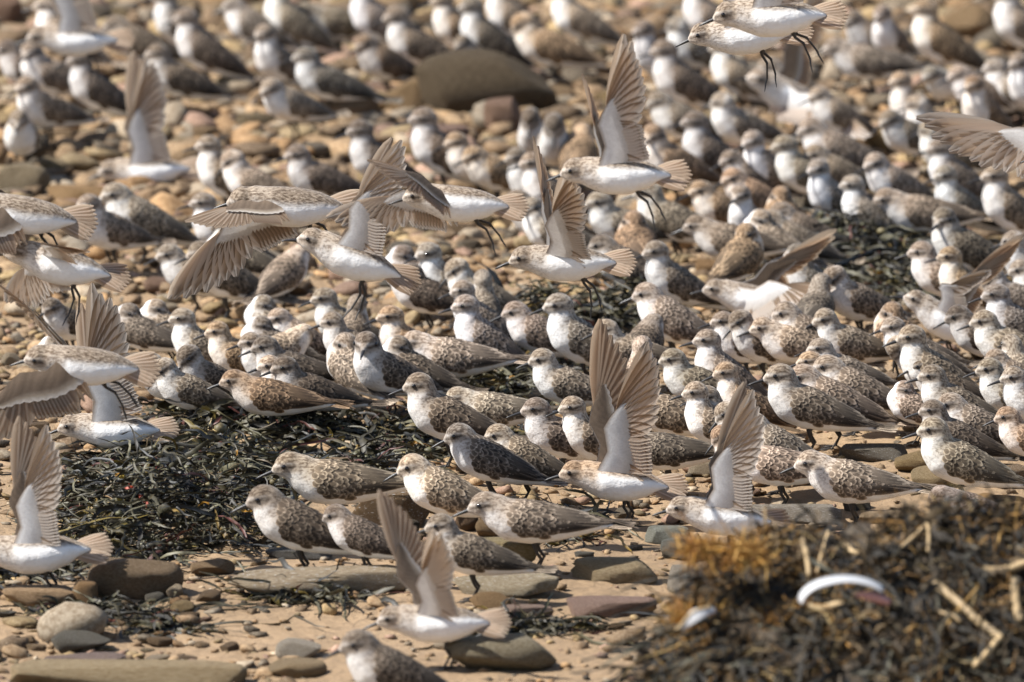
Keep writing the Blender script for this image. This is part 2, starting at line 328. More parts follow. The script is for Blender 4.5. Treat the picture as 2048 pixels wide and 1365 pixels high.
NAMED = [
 # px, py, w, h, colour, label, opts
 (978, 160, 290, 136, (0.120, 0.092, 0.056), 'big dark olive boulder with sunlit crown standing among the upper flock', dict(seed=1, name='boulder', cat='boulder', depth=0.55, row=228)),
 (842, 200, 150, 88, (0.33, 0.235, 0.13), 'tan sloping slab leaning against the left flank of the big dark boulder', dict(seed=2, blocky=True)),
 (690, 228, 132, 82, (0.30, 0.21, 0.125), 'rounded brown stone below the standing birds, left of the big dark boulder', dict(seed=3)),
 (1008, 250, 80, 84, 'pink', 'pinkish orange stone in front of the big dark boulder', dict(seed=4)),
 (1150, 135, 170, 66, 'tan', 'broad tan slab behind the right end of the big dark boulder', dict(seed=5, blocky=True)),
 (880, 285, 120, 66, (0.28, 0.19, 0.15), 'flat reddish brown slab under the wing tip of the fan-winged flyer', dict(seed=6, blocky=True)),
 (640, 1166, 360, 76, (0.46, 0.39, 0.285), 'large flat grey tan slab splashed with white droppings on the sand', dict(seed=56, blocky=True, guano=1.0, name='slab', yaw=5, depth=0.42)),
 (792, 1022, 178, 84, (0.27, 0.19, 0.11), 'brown block with white dropping streaks on its dark front', dict(seed=8, blocky=True, guano=1.0, depth=0.6)),
 (272, 1165, 186, 90, (0.24, 0.18, 0.115), 'domed brown boulder at the foot of the left seaweed heap', dict(seed=9, name='boulder', cat='boulder')),
 (420, 1140, 96, 34, 'tan', 'small tan wedge stone right of the domed brown boulder', dict(seed=10)),
 (985, 1120, 182, 80, (0.34, 0.29, 0.165), 'mossy olive block behind the wing of the landing bird', dict(seed=11, blocky=True, yaw=-6, depth=0.5)),
 (1015, 1172, 215, 60, (0.48, 0.425, 0.315), 'pale wedge slab in front of the mossy olive block', dict(seed=12, blocky=True, guano=0.8, yaw=-10, depth=0.5)),
 (980, 1212, 84, 42, (0.30, 0.20, 0.10), 'brown stone tucked under the pale wedge slab', dict(seed=13)),
 (1222, 1146, 182, 58, (0.42, 0.345, 0.22), 'olive tan slab with a dark right end on open sand', dict(seed=14, blocky=True, yaw=-8, depth=0.45)),
 (1330, 1073, 100, 46, 'blue', 'angular pale blue-grey stone beside the front wrack pile', dict(seed=15, blocky=True, guano=0.5)),
 (1362, 1102, 84, 52, (0.20, 0.215, 0.20), 'dark grey-green stone leaning on the blue-grey stone', dict(seed=16, blocky=True)),
 (1372, 1168, 74, 62, (0.34, 0.32, 0.28), 'grey pointed stone at the edge of the front wrack pile', dict(seed=17)),
 (1232, 1217, 196, 46, (0.33, 0.235, 0.195), 'long flat pinkish stone on the open sand', dict(seed=18, blocky=True, depth=0.4, yaw=-4)),
 (1052, 1228, 108, 36, (0.33, 0.25, 0.21), 'low pink-grey stone in front of the pale wedge slab', dict(seed=19, blocky=True, depth=0.5)),
 (1000, 1315, 220, 84, (0.31, 0.28, 0.20), 'grey olive humped stone near the bottom edge of the sand', dict(seed=20, depth=0.6)),
 (235, 1352, 500, 74, (0.42, 0.34, 0.21), 'long tan slab across the bottom edge of the beach', dict(seed=21, blocky=True, name='slab', depth=0.3)),
 (95, 1196, 185, 52, (0.46, 0.33, 0.20), 'sunlit cream tan slab under the blurred winged bird', dict(seed=22, blocky=True, depth=0.5)),
 (166, 1196, 60, 60, 'orange', 'orange block on the right end of the cream tan slab', dict(seed=23, blocky=True)),
 (598, 1306, 92, 42, (0.44, 0.41, 0.35), 'pale whitish stone lying alone on the foreground sand', dict(seed=24)),
 (590, 1340, 124, 42, (0.36, 0.28, 0.17), 'tan stone just below the pale whitish stone', dict(seed=25)),
 (152, 1288, 132, 44, 'slate', 'dark grey flat stone on the foreground shingle', dict(seed=26, yaw=12)),
 (155, 1322, 190, 38, (0.27, 0.21, 0.19), 'purple-grey flat stone in front of the dark grey flat one', dict(seed=27, blocky=True, depth=0.5)),
 (822, 1057, 36, 26, 'dark', 'small dark brown stone in front of the brown block', dict(seed=28)),
 (933, 1052, 46, 36, (0.16, 0.105, 0.06), 'dark brown lump stone behind the crouching bird', dict(seed=29)),
 (975, 1062, 50, 36, (0.28, 0.20, 0.11), 'ochre lump stone beside the dark brown lump', dict(seed=30)),
 (598, 1108, 130, 28, (0.12, 0.12, 0.115), 'thin dark slate under the feet of the bird by the weed', dict(seed=31, blocky=True, depth=0.5)),
 (1738, 908, 152, 42, (0.21, 0.195, 0.165), 'dark grey slab with a white streak under the right flock', dict(seed=32, blocky=True, depth=0.5, guano=0.7)),
 (1832, 930, 84, 44, 'yellow', 'yellow-brown rounded stone beside the dark grey slab', dict(seed=33)),
 (1868, 958, 92, 40, (0.40, 0.32, 0.19), 'pale ochre stone in front of the yellow-brown stone', dict(seed=34)),
 (1766, 972, 66, 16, (0.36, 0.20, 0.17), 'thin reddish flat stone on the sand by the ochre stones', dict(seed=35, blocky=True)),
 (1590, 1030, 178, 46, (0.37, 0.35, 0.31), 'smooth grey slab behind the front wrack pile', dict(seed=36, blocky=True, depth=0.45, guano=0.6)),
 (1710, 1004, 60, 34, 'slate', 'dark broken stone at the right end of the smooth grey slab', dict(seed=37, blocky=True)),
 (2016, 958, 80, 54, (0.28, 0.21, 0.14), 'brown stone with a white face at the right edge', dict(seed=38, blocky=True, guano=1.0)),
 (2012, 1020, 96, 46, (0.44, 0.32, 0.19), 'sandy tan cobble at the right edge above the wrack', dict(seed=39)),
 (1765, 1032, 140, 30, (0.40, 0.31, 0.20), 'tan slab half buried along the wrack edge', dict(seed=40, blocky=True, depth=0.5)),
 (45, 372, 110, 64, (0.31, 0.26, 0.175), 'rounded khaki stone at the left edge of the upper shingle', dict(seed=41)),
 (158, 392, 124, 48, (0.42, 0.28, 0.14), 'orange tan flat stone right of the rounded khaki stone', dict(seed=42, blocky=True)),
 (1768, 290, 104, 56, (0.38, 0.28, 0.14), 'tan oval stone among the blurred right-hand flock', dict(seed=43)),
 (1415, 540, 56, 38, 'orange', 'orange stone beside a roosting bird in the middle flock', dict(seed=44)),
 (1935, 62, 100, 76, (0.42, 0.30, 0.17), 'big tan boulder among the birds near the top edge', dict(seed=45, name='boulder', cat='boulder')),
 (1990, 88, 90, 50, 'grey', 'grey-white rounded stone beside the big tan boulder', dict(seed=46)),
 (14, 30, 60, 64, 'pink', 'pinkish stone at the top corner of the shingle', dict(seed=47)),
 (474, 172, 84, 52, (0.34, 0.29, 0.19), 'pale olive stone right of a dark-backed bird near the top', dict(seed=48)),
 (392, 238, 64, 36, 'brown', 'small brown stone above the first blurred flyer', dict(seed=49)),
 (20, 724, 42, 26, 'pale', 'pale oval pebble at the left edge beside the brown flyer', dict(seed=50)),
 (310, 1198, 40, 22, 'slate', 'small dark stone in front of the domed brown boulder', dict(seed=51)),
 (350, 1190, 34, 30, 'pale', 'small pale cobble right of the domed brown boulder', dict(seed=52)),
 (1245, 1030, 36, 22, 'grey', 'small grey pebble under the taking-off bird', dict(seed=53)),
 (1168, 1110, 40, 16, 'slate', 'thin dark flake with a white rim on the sand', dict(seed=54, blocky=True)),
 (1420, 940, 96, 40, (0.34, 0.29, 0.21), 'tan grey slab behind the taking-off bird', dict(seed=55, blocky=True)),
]
for i, (px, py, wpx, hpx, col, lab, kw) in enumerate(NAMED):
    stone(px, py, wpx, hpx, col, lab, **kw)

ORD = ['first', 'second', 'third', 'fourth', 'fifth', 'sixth', 'seventh', 'eighth', 'ninth', 'tenth', 'eleventh', 'twelfth', 'thirteenth', 'fourteenth', 'fifteenth', 'sixteenth', 'seventeenth', 'eighteenth', 'nineteenth', 'twentieth', 'twenty-first', 'twenty-second', 'twenty-third', 'twenty-fourth']
rs = np.random.RandomState(11)
GREY = ['tan', 'tan', 'brown', 'olive', 'tan', 'grey', 'pink', 'orange', 'brown', 'yellow', 'pale', 'slate']
ZONES = [((0, 2048), (0, 330), 92, (46, 95), 'among the blurred upper flock', 'stones of the upper shingle'),
         ((0, 1000), (330, 640), 50, (40, 85), 'on the shingle below the flyers', 'stones below the flyers'),
         ((0, 290), (600, 900), 26, (26, 52), 'by the left edge flyers', 'stones by the left edge'),
         ((1000, 2048), (330, 640), 16, (36, 70), 'in the crowded middle flock', 'stones in the middle flock'),
         ((0, 420), (1190, 1365), 26, (28, 62), 'on the shingle below the left heap', 'foreground shingle stones'),
         ((420, 1340), (1000, 1365), 24, (20, 44), 'on the open foreground sand', 'stones on the open sand'),
         ((1500, 2048), (880, 1000), 10, (26, 56), 'under the right flock', 'stones under the right flock')]
for (xa, xb), (ya, yb), n, (wa, wb), where, grp in ZONES:
    k = t = 0; made = {}
    while k < n and t < 5000:
        t += 1
        px, py = rs.uniform(xa, xb), rs.uniform(ya, yb); wpx = rs.uniform(wa, wb)
        p = on_ground(px, py); wd = wpx * (p - CAMP).length / FPX / 2
        if any(abs(p.x - a) < (wd + b) * 0.8 and abs(p.y - c) < (wd + dd) * 0.8 for a, c, b, dd, _ in STONE_BOX): continue
        col = GREY[rs.randint(len(GREY))]; col = 'brown' if ya > 900 and col in ('slate', 'pale', 'grey') and rs.rand() < 0.7 else col; c = np.array(PAL[col]) * rs.uniform(0.85, 1.15)
        bl = bool(rs.rand() < 0.6)
        o = stone(px, py, wpx, wpx * rs.uniform(0.30, 0.50), tuple(c), None, blocky=bl, seed=60 + rs.randint(14), depth=rs.uniform(0.6, 1.0), yaw=rs.uniform(-60, 60), tilt=(rs.uniform(-8, 8), rs.uniform(-10, 10)), group=grp)
        made.setdefault('%s %s' % ({'pale': 'cream', 'slate': 'slate-grey', 'pink': 'pinkish'}.get(col, col), 'flat' if bl else 'rounded'), []).append((px, o))
        k += 1
    for look, lst in made.items():
        lst.sort(key=lambda q: q[0])
        for i, (_, o) in enumerate(lst):
            o['label'] = ('the only %s stone %s' % (look, where)) if len(lst) == 1 else '%s from the left of the %s stones %s' % (ORD[i], look, where)

# ------------------------------------------------------------------ gravel (uncountable): one mesh
rs = np.random.RandomState(3)
def scatter(name, n, sizes, sub, seed, keep, grow=0.0):
    r = np.random.RandomState(seed)
    x = r.uniform(-1.3, 1.3, n * 3); y = r.uniform(-3.2, 4.4, n * 3)
    ok = keep(x, y, r); x, y = x[ok][:n], y[ok][:n]; n = len(x)
    bases = [rock(900 + i, sub, 0.62, 11, 0.07) for i in range(14)]
    F0 = bases[0][1]; nv = len(bases[0][0])
    B = np.stack([b[0] for b in bases])[r.randint(14, size=n)]
    s = np.exp(r.normal(math.log(sizes[0]), sizes[1], n)) * (1 + grow * np.clip((y - 0.2) / 1.2, 0, 1))
    sc = np.stack([s, s * r.uniform(0.6, 1.0, n), s * r.uniform(0.28, 0.6, n)], 1)
    P = B * sc[:, None, :]
    a = r.uniform(0, 6.28, n); b = r.normal(0, 0.25, n)
    ca, sa, cb, sb = np.cos(a), np.sin(a), np.cos(b), np.sin(b)
    x1 = P[:, :, 0] * cb[:, None] - P[:, :, 2] * sb[:, None]; z1 = P[:, :, 0] * sb[:, None] + P[:, :, 2] * cb[:, None]
    xx = x1 * ca[:, None] - P[:, :, 1] * sa[:, None] + x[:, None]; yy = x1 * sa[:, None] + P[:, :, 1] * ca[:, None] + y[:, None]
    zz = z1 + (gz(x, y) + sc[:, 2] * r.uniform(0.1, 0.8, n))[:, None]
    V = np.stack([xx, yy, zz], -1).reshape(-1, 3)
    F = (F0[None] + (np.arange(n) * nv)[:, None, None]).reshape(-1, 3)
    keys = ['tan', 'tan', 'brown', 'brown', 'olive', 'brown', 'pink', 'orange', 'yellow', 'pale', 'grey', 'dark', 'tan', 'brown']
    c = np.array([PAL[k] for k in keys])[r.randint(len(keys), size=n)] * r.uniform(0.5, 1.15, (n, 1))
    tag(link(name, mesh_np(name, V, F, M['gravel'], np.repeat(c, nv, 0))), kind='stuff')
def sandy(x, y):
    """1 on open sand, 0 on shingle"""
    b = np.clip((-1.05 - y) / 0.5, 0, 1) * np.clip((x + 0.75 + 0.25 * np.sin(3 * y)) / 0.3, 0, 1)
    c = np.clip((x - 0.25) / 0.2, 0, 1) * np.clip((-0.35 - y) / 0.4, 0, 1)
    return np.maximum(b, c)
scatter('shingle_gravel', 13000, (0.0125, 0.38), 2, 21, lambda x, y, r: (r.rand(len(x)) > sandy(x, y) * 0.97) & ((y > -0.2) | (r.rand(len(x)) < 0.6)), 0.55)
scatter('fine_gravel', 20000, (0.0058, 0.40), 1, 22, lambda x, y, r: (r.rand(len(x)) > sandy(x, y) * 0.62) & ((y < 1.2) | (r.rand(len(x)) < 0.4)))
# ------------------------------------------------------------------ birds: plumage bodies
MMU = 0.001
BROWN = np.array((0.255, 0.195, 0.142)); WHITE = np.array((0.82, 0.81, 0.795)); DARK = np.array((0.12, 0.09, 0.068)); BUFF = np.array((0.43, 0.35, 0.272))
def frame_y(ang):
    return np.array([[math.cos(ang), 0, math.sin(ang)], [0, 1, 0], [-math.sin(ang), 0, math.cos(ang)]])
class Body:
    """continuous plumage mesh grown over a chain of ellipsoid stations (mm), coloured by anatomy"""
    def __init__(s, key, pitch=8, neck=(6, 25), head=(0, 0), base=None, flight=False, fat=1.0, nk=1.0):
        P = R(pitch); piv = np.array((0, 0, 52.0))
        trunk = base or [(-82, 50, 6, 3.0), (-64, 51, 11.5, 6.6), (-46, 53, 17, 12.6), (-23, 55.5, 22.5, 19.8), (0, 58, 25.8 * fat, 24.8), (20, 62, 25 * fat, 24.8), (32, 69, 20, 20.5)]
        rot = lambda q: np.array((piv[0] + (q[0] - piv[0]) * math.cos(P) - (q[2] - piv[2]) * math.sin(P), 0, piv[2] + (q[0] - piv[0]) * math.sin(P) + (q[2] - piv[2]) * math.cos(P)))
        if flight: rot = lambda q: np.array(q, float)
        C = [rot((x, 0, z)) for x, z, _, _ in trunk]; RY = [a for _, _, a, _ in trunk]; RZ = [b for _, _, _, b in trunk]
        sh = C[-1]; hc = sh + np.array((neck[0], 0, neck[1]), float)
        yaw, hp = R(head[0]), R(head[1])
        hf = np.array((math.cos(hp) * math.cos(yaw), math.cos(hp) * math.sin(yaw), math.sin(hp)))
        hs = np.array((-math.sin(yaw), math.cos(yaw), 0)); hu = np.cross(hf, hs)
        s.hc, s.hf, s.hs, s.hu = hc, hf, hs, hu
        C.append(sh * 0.45 + hc * 0.55 + np.array((-1.5, 0, 1.0))); RY.append(17.0 * nk); RZ.append(17.5 * nk)
        nt = len(C)
        # dense stations along trunk+neck
        t = np.linspace(0, nt - 1, 44); k = np.arange(nt)
        Cd = np.stack([np.interp(t, k, [c[i] for c in C]) for i in range(3)], 1); ry = np.interp(t, k, RY); rz = np.interp(t, k, RZ)
        T = np.gradient(Cd, axis=0); T /= np.linalg.norm(T, axis=1)[:, None]
        Sd = np.tile((0, 1.0, 0), (44, 1)); Dd = np.cross(T, Sd)
        RT = np.minimum(ry, rz) * 0.95
        sts = [(Cd[i], T[i], Sd[i], Dd[i], RT[i], ry[i], rz[i]) for i in range(44)]
        g = 15.2
        sts += [(hc, hf, hs, hu, g * 1.08, g * 0.98, g * 1.02), (hc + hf * 8.5 - hu * 1.6, hf, hs, hu, 9.5, 9.6, 10.2), (hc + hf * 14.5 - hu * 3.0, hf, hs, hu, 6, 5.2, 5.4),
                (hc + hf * 18.0 - hu * 3.9, hf, hs, hu, 3.5, 2.9, 3.0), (hc - hf * 4 - hu * 2, hf, hs, hu, 14.5, 14.8, 15)]
        V0, F0 = ICO[3]; VV, FF = [], []
        for i, (c, a, b, d, ra, rb, rd) in enumerate(sts):
            VV.append(c + V0[:, :1] * a * ra + V0[:, 1:2] * b * rb + V0[:, 2:] * d * rd); FF.append(F0 + i * len(V0))
        me = mesh_np('tmp', np.concatenate(VV) * MMU, np.concatenate(FF))
        ob = link('tmp', me); m = ob.modifiers.new('r', 'REMESH'); m.mode = 'VOXEL'; m.voxel_size = 0.0021
        dg = bpy.context.evaluated_depsgraph_get(); ev = ob.evaluated_get(dg); out = bpy.data.meshes.new_from_object(ev)
        bpy.data.objects.remove(ob)
        n = len(out.vertices); V = np.zeros(n * 3, np.float32); out.vertices.foreach_get('co', V); V = V.reshape(-1, 3).astype(float)
        E = np.zeros(len(out.edges) * 2, np.int32); out.edges.foreach_get('vertices', E); E = E.reshape(-1, 2)
        deg = np.bincount(E.ravel(), minlength=n)[:, None]
        for it in range(9):
            A = np.zeros_like(V); np.add.at(A, E[:, 0], V[E[:, 1]]); np.add.at(A, E[:, 1], V[E[:, 0]])
            V = V + (0.6 if it % 2 == 0 else -0.45) * (A / deg - V)
        s.V = V
        # ---- colour
        mm = V / MMU
        dist = np.linalg.norm(mm[:, None] - Cd[None], axis=2) / (0.5 * (ry + rz))[None]
        st = dist.argmin(1); d = np.einsum('ij,ij->i', mm - Cd[st], Dd[st]) / rz[st]; tt = t[st] / (nt - 1)
        H = mm - hc; hx, hy, hz = H @ hf, H @ hs, H @ hu
        sm = lambda x, a, b: np.clip((x - a) / (b - a), 0, 1) ** 2 * (3 - 2 * np.clip((x - a) / (b - a), 0, 1))
        mixc = lambda c, k, to: c + (np.asarray(to) - c) * k[:, None]
        c = np.tile(WHITE, (n, 1)); mask = np.zeros(n)
        back = sm(d, 0.30 if flight else 0.02, 0.75 if flight else 0.5); c = mixc(c, back, BROWN * (0.8 if flight else 0.62)); mask = np.maximum(mask, back)
        br = sm(tt, 0.70 if flight else 0.58, 0.84 if flight else 0.74) * (sm(d, -0.50, 0.2) if flight else sm(d, -0.55, 0.1)); c = mixc(c, br * 0.8, BUFF * 0.9); mask = np.maximum(mask, br * 0.8)
        chest = sm(tt, 0.60, 0.76) * (1 - sm(d, -0.3, 0.1)) * 0.25; c = mixc(c, chest, BUFF); mask = np.maximum(mask, chest * 1.6)
        und = (1 - sm(tt, 0.25, 0.4)) * (1 - sm(d, -0.2, 0.2)); c = mixc(c, und, WHITE); mask = mask * (1 - und)
        hd = np.linalg.norm(H, axis=1) < 24.5
        hd &= (hx > -14) 
        cap = sm(hz, 2.5, 6.5); sup = np.exp(-((hz - 3.4) / 1.8) ** 2) * sm(hx, -6, 3) * sm(np.abs(hy), 2, 5)
        lore = np.exp(-((hz - 0.6 + 0.16 * np.maximum(0, hx - 6)) / 2.1) ** 2) * sm(np.abs(hy), 2, 5) * sm(hx, -9, -3)
        ring = np.exp(-(((hx - 5.0) / 6.5) ** 2 + ((hz - 1.0) / 4.0) ** 2) ** 1.5) * sm(np.abs(hy), 3, 7)
        ear = np.exp(-((hz + 0.5) / 4.0) ** 2 - ((hx + 3) / 6) ** 2)
        nape = 1 - sm(hx, -12, -3); thr = 1 - sm(hz, -10, -4)
        hcx = np.tile(np.array((0.39, 0.325, 0.265)), (n, 1)); hm = np.full(n, 0.5)
        hcx = mixc(hcx, cap, BROWN * 0.78); hm = np.maximum(hm, cap * 0.95)
        hcx = mixc(hcx, np.maximum(nape * 0.9, 0), BROWN * 0.85); hm = np.maximum(hm, nape * 0.9)
        hcx = mixc(hcx, ear * 0.7, BUFF * 0.58); hm = np.maximum(hm, ear * 0.7)
        hcx = mixc(hcx, sup * 0.38, WHITE * 0.85); hcx = mixc(hcx, lore * 1.0, DARK * 0.75); hcx = mixc(hcx, ring * 0.95, DARK * 0.55)
        hcx = mixc(hcx, thr * 0.6, WHITE)
        w = np.where(hd, sm(24.5 - np.linalg.norm(H, axis=1), 0, 8), 0) * sm(hx, -15, -6)
        c = c + (hcx - c) * w[:, None]; mask = mask + (hm - mask) * w
        out.clear_geometry() if False else None
        Fq = np.zeros(len(out.loops), np.int32); out.loops.foreach_get('vertex_index', Fq)
        s.mesh = mesh_np('body', V, Fq.reshape(-1, 4), M['body'], np.concatenate([c, mask[:, None]], 1))
        bpy.data.meshes.remove(out)
        s.Cd, s.Dd, s.T, s.t, s.rot, s.P = Cd, Dd, T, tt, rot, P
        s.bvh = BVHTree.FromPolygons([tuple(v) for v in V], [tuple(f) for f in Fq.reshape(-1, 4)])
        s.zmin = V[:, 2].min()

def tube(pts, rad, seg=7, cap=True):
    pts = np.asarray(pts, float); n = len(pts); rad = np.broadcast_to(rad, (n,))
    T = np.gradient(pts, axis=0); T /= np.linalg.norm(T, axis=1)[:, None] + 1e-12
    a = np.array((0, 1.0, 0)) if abs(T[0][1]) < 0.9 else np.array((1.0, 0, 0))
    V = []
    for i in range(n):
        u = np.cross(T[i], a); u /= np.linalg.norm(u) + 1e-12; w_ = np.cross(T[i], u)
        for k in range(seg):
            th = 2 * math.pi * k / seg; V.append(pts[i] + rad[i] * (u * math.cos(th) + w_ * math.sin(th)))
    F = [[i * seg + k, i * seg + (k + 1) % seg, (i + 1) * seg + (k + 1) % seg, (i + 1) * seg + k] for i in range(n - 1) for k in range(seg)]
    return np.array(V), F
def join(parts):
    V, F, o = [], [], 0
    for v, f in parts:
        V.append(v); F += [[i + o for i in q] for q in f]; o += len(v)
    return np.concatenate(V), F
def bill_mesh(b, drop=0.10, L=20.5):
    h = b.hc + b.hf * 16.5 - b.hu * 3.6
    pts, rad = [], []
    for i in range(7):
        t = i / 6; pts.append(h + b.hf * (L * t) - b.hu * (L * (0.16 * t + drop * t * t))); rad.append(2.35 * (1 - t) ** 0.6 * 0.8 + 0.55 + (0.25 if i == 6 else 0))
    pts.append(pts[-1] + b.hf * 0.4); rad.append(0.05)
    V, F = tube(np.array(pts) * MMU, np.array(rad) * MMU, 8)
    return mesh_np('bill', V, F, M['bill'])
def eye_mesh(b, sgn):
    V, F = ICO[2]
    base = b.hc + b.hf * 6.6 + b.hu * 1.5
    d = Vector(b.hs * sgn); hit = b.bvh.ray_cast(Vector((base + b.hs * sgn * 40) * MMU), -d)
    p = np.array(hit[0]) if hit[0] is not None else (base + b.hs * sgn * 12) * MMU
    return mesh_np('eye', V * 2.75 * MMU + p - b.hs * sgn * 0.9 * MMU, F, M['eye'])
def leg_mesh(b, sgn, stride=0.0):
    y = 8.5 * sgn; hip = np.array((-3, y, 40)); knee = np.array((4 + stride * 0.4, y, 27)); ank = np.array((-7 + stride * 0.5, y, 17.5)); ft = np.array((1 + stride, y, 2.0))
    parts = [tube([hip, (hip + knee) / 2, (0.5 * (knee + ank) + np.array((-1, 0, 2))), ank + np.array((0.6, 0, 0.4)), ank, ank + (ft - ank) * 0.15, ank + (ft - ank) * 0.9, ft], [4.5, 3.2, 1.9, 1.8, 1.75, 1.25, 1.15, 1.5])]
    for a, L in ((-32, 15), (0, 17), (32, 15), (180, 6)):
        dr = np.array((math.cos(R(a)), math.sin(R(a)), 0))
        parts.append(tube([ft, ft + dr * L * 0.3 + (0, 0, 0.8), ft + dr * L * 0.65 + (0, 0, -0.6), ft + dr * L + (0, 0, -1.2)], [1.2, 1.0, 0.85, 0.3], 5))
    V, F = join(parts)
    return mesh_np('leg', V * MMU, F, M['leg'])
PROFILE = np.array((0.42, 0.82, 1.0, 1.0, 0.86, 0.42))
def vane(bvh, root, nrm, dirv, L, W, l0, l1, proj=1.0, prof=PROFILE):
    """one feather blade laid along a surface: 6 x 3 vertices"""
    p = Vector(root); n = Vector(nrm).normalized(); d = Vector(dirv); d = (d - n * d.dot(n)).normalized()
    V, UV = [], []
    nv = len(prof)
    for k in range(nv):
        v = k / (nv - 1); s = n.cross(d).normalized(); lift = l0 + (l1 - l0) * v
        for u in (-1, 0, 1):
            q = p + s * (u * W * 0.5 * prof[k])
            if v <= proj:
                h = bvh.find_nearest(q)
                if h[0] is not None and h[3] < 0.006: q = h[0] + h[1] * (lift - abs(u) * 0.0005)
                else: q = q + n * (lift - abs(u) * 0.0004)
            else: q = q + n * (lift - abs(u) * 0.0006)
            V.append(q[:]); UV.append((0.5 + 0.5 * u, v))
        p = p + d * (L / (nv - 1))
        if v < proj:
            h = bvh.find_nearest(p)
            if h[0] is not None and h[3] < 0.006:
                p = h[0]; n = h[1].normalized(); d = (d - n * d.dot(n)).normalized()
    F = [[r * 3 + c, r * 3 + c + 1, r * 3 + c + 4, r * 3 + c + 3] for r in range(nv - 1) for c in range(2)]
    return np.array(V), F, np.array(UV)
class Feathers:
    def __init__(s): s.V, s.F, s.U, s.R, s.C, s.n = [], [], [], [], [], 0
    def add(s, v, f, u, r, c=(1, 1, 1)):
        s.V.append(v); s.F += [[i + s.n for i in q] for q in f]; s.U.append(u); s.R.append(np.full(len(v), r)); s.C.append(np.tile(c, (len(v), 1))); s.n += len(v)
    def mesh(s, name, mat): return mesh_np(name, np.concatenate(s.V), s.F, mat, np.concatenate(s.C), np.concatenate(s.U), True, np.concatenate(s.R))
def surf(b, s, phi, sgn):
    """surface point of the trunk at station s (0 shoulder .. 1 tail) and angle phi from the back"""
    i = (1 - s) * 33 + 2; k = int(np.clip(i, 0, 42)); f = i - k
    c = b.Cd[k] * (1 - f) + b.Cd[k + 1] * f; D, T = b.Dd[k], b.T[k]
    if b.P > 0.25 and s < 0.2: D = b.Dd[30]
    o = D * math.cos(R(phi)) + np.array((0, 1.0, 0)) * sgn * math.sin(R(phi))
    h = b.bvh.ray_cast(Vector((c + o * 80) * MMU), Vector(-o))
    if h[0] is None: return None
    return h[0], h[1], Vector(-b.T[k])
def folded_wing(b, sgn, seed):
    r = random.Random(seed); cov = Feathers(); fl = Feathers()
    # coverts and scapulars: shingled rows from the rump forward so that front ones lie on top
    rows = [(4, -0.02, 0.72), (15, -0.05, 0.72), (26, -0.08, 0.70), (37, -0.10, 0.68), (48, -0.10, 0.66), (59, -0.08, 0.62), (70, -0.05, 0.57), (81, -0.02, 0.53), (92, 0.02, 0.48), (103, 0.08, 0.42), (112, 0.15, 0.36)]
    jobs = []
    for ri, (phi, s0, s1) in enumerate(rows):
        n = 10
        for k in range(n): jobs.append((s0 + (s1 - s0) * (k + (0.5 if ri % 2 else 0) + r.uniform(-.25, .25)) / n, phi + r.uniform(-4, 4)))
    for s, phi in jobs:
        q = surf(b, s, phi, sgn)
        if q is None: continue
        p, nn, d = q
        g = min(1, max(0, s / 0.6)); scap = 1.0 if phi < 62 else 0.0
        L = (0.0095 + 0.0085 * g + 0.0045 * g * scap) * r.uniform(0.85, 1.2); W = (0.0082 + 0.0022 * g) * r.uniform(0.85, 1.12)
        dd = d + Vector((0, 0, -0.14 if scap else 0.03)) + Vector((r.uniform(-.2, .2), r.uniform(-.2, .2), r.uniform(-.22, .22)))
        v, f, u = vane(b.bvh, p, nn, dd, L, W, 0.0003, 0.0010 + 0.0010 * r.random(), 1.0, np.array((0.45, 0.85, 1.0, 0.95, 0.72, 0.22)))
        front = max(0, 1 - max(0, s) / 0.12)
        cov.add(v, f, u, min(1, max(0, r.gauss(0.36 + 0.5 * front, 0.27))), np.array((1, 0.97, 0.94)) * r.uniform(0.82, 1.2) * (1 + 0.35 * front))
    # tertials, then the long primaries of the folded wing running out to the tail tip
    for k in range(4):
        q = surf(b, 0.42 + 0.035 * k, 30 + 13 * k, sgn)
        if q is None: continue
        p, nn, d = q
        v, f, u = vane(b.bvh, p, nn, d + Vector((0, -sgn * 0.14, -0.02)), 0.043 + 0.002 * k, 0.0125, 0.0012, 0.0030, 0.62, np.array((0.5, 0.9, 1, 0.9, 0.65, 0.2)))
        fl.add(v, f, u, r.uniform(0.15, 0.5))
    tip = Vector(b.rot((-108, 0, 53))) * MMU
    for k in range(6):
        q = surf(b, 0.40 + 0.045 * k, 100 - 7 * k, sgn)
        if q is None: continue
        p, nn, d = q
        d = (tip + Vector((0, sgn * 0.004, 0.0022 * k)) - p)
        v, f, u = vane(b.bvh, p, nn, d, min(d.length, 0.066 + 0.004 * k) * (0.86 + 0.04 * k), 0.0100 - 0.0004 * k, 0.0012, 0.0022 + 0.0005 * k, 0.45, np.array((0.6, 1, 1, 0.8, 0.5, 0.12)))
        fl.add(v, f, u, r.uniform(0.0, 0.25), (0.7, 0.68, 0.67))
    return fl.mesh('wing', M['covert']), cov.mesh('covert_feathers', M['covert'])
def tail_mesh(b):
    fl = Feathers(); r = random.Random(4); base = Vector(b.rot((-66, 0, 53))) * MMU; d = Vector(b.rot((-108, 0, 49))) * MMU - base
    for k in (-3, -2, -1, 1, 2, 3, 0):
        dd = d.normalized() + Vector((0, 0.085 * k, 0)); nn = Vector((0, 0.12 * k, 1)) 
        v, f, u = vane(b.bvh, base + Vector((0, 0.0012 * k, -0.0004 * abs(k))), nn, dd, 0.037 - 0.001 * abs(k), 0.0085, 0, 0, -1, np.array((0.6, 0.8, 0.95, 1, 0.9, 0.45)))
        fl.add(v, f, u, 0.3, (0.8, 0.78, 0.76) if abs(k) < 2 else (1.5, 1.5, 1.5))
    return fl.mesh('tail', M['covert'])

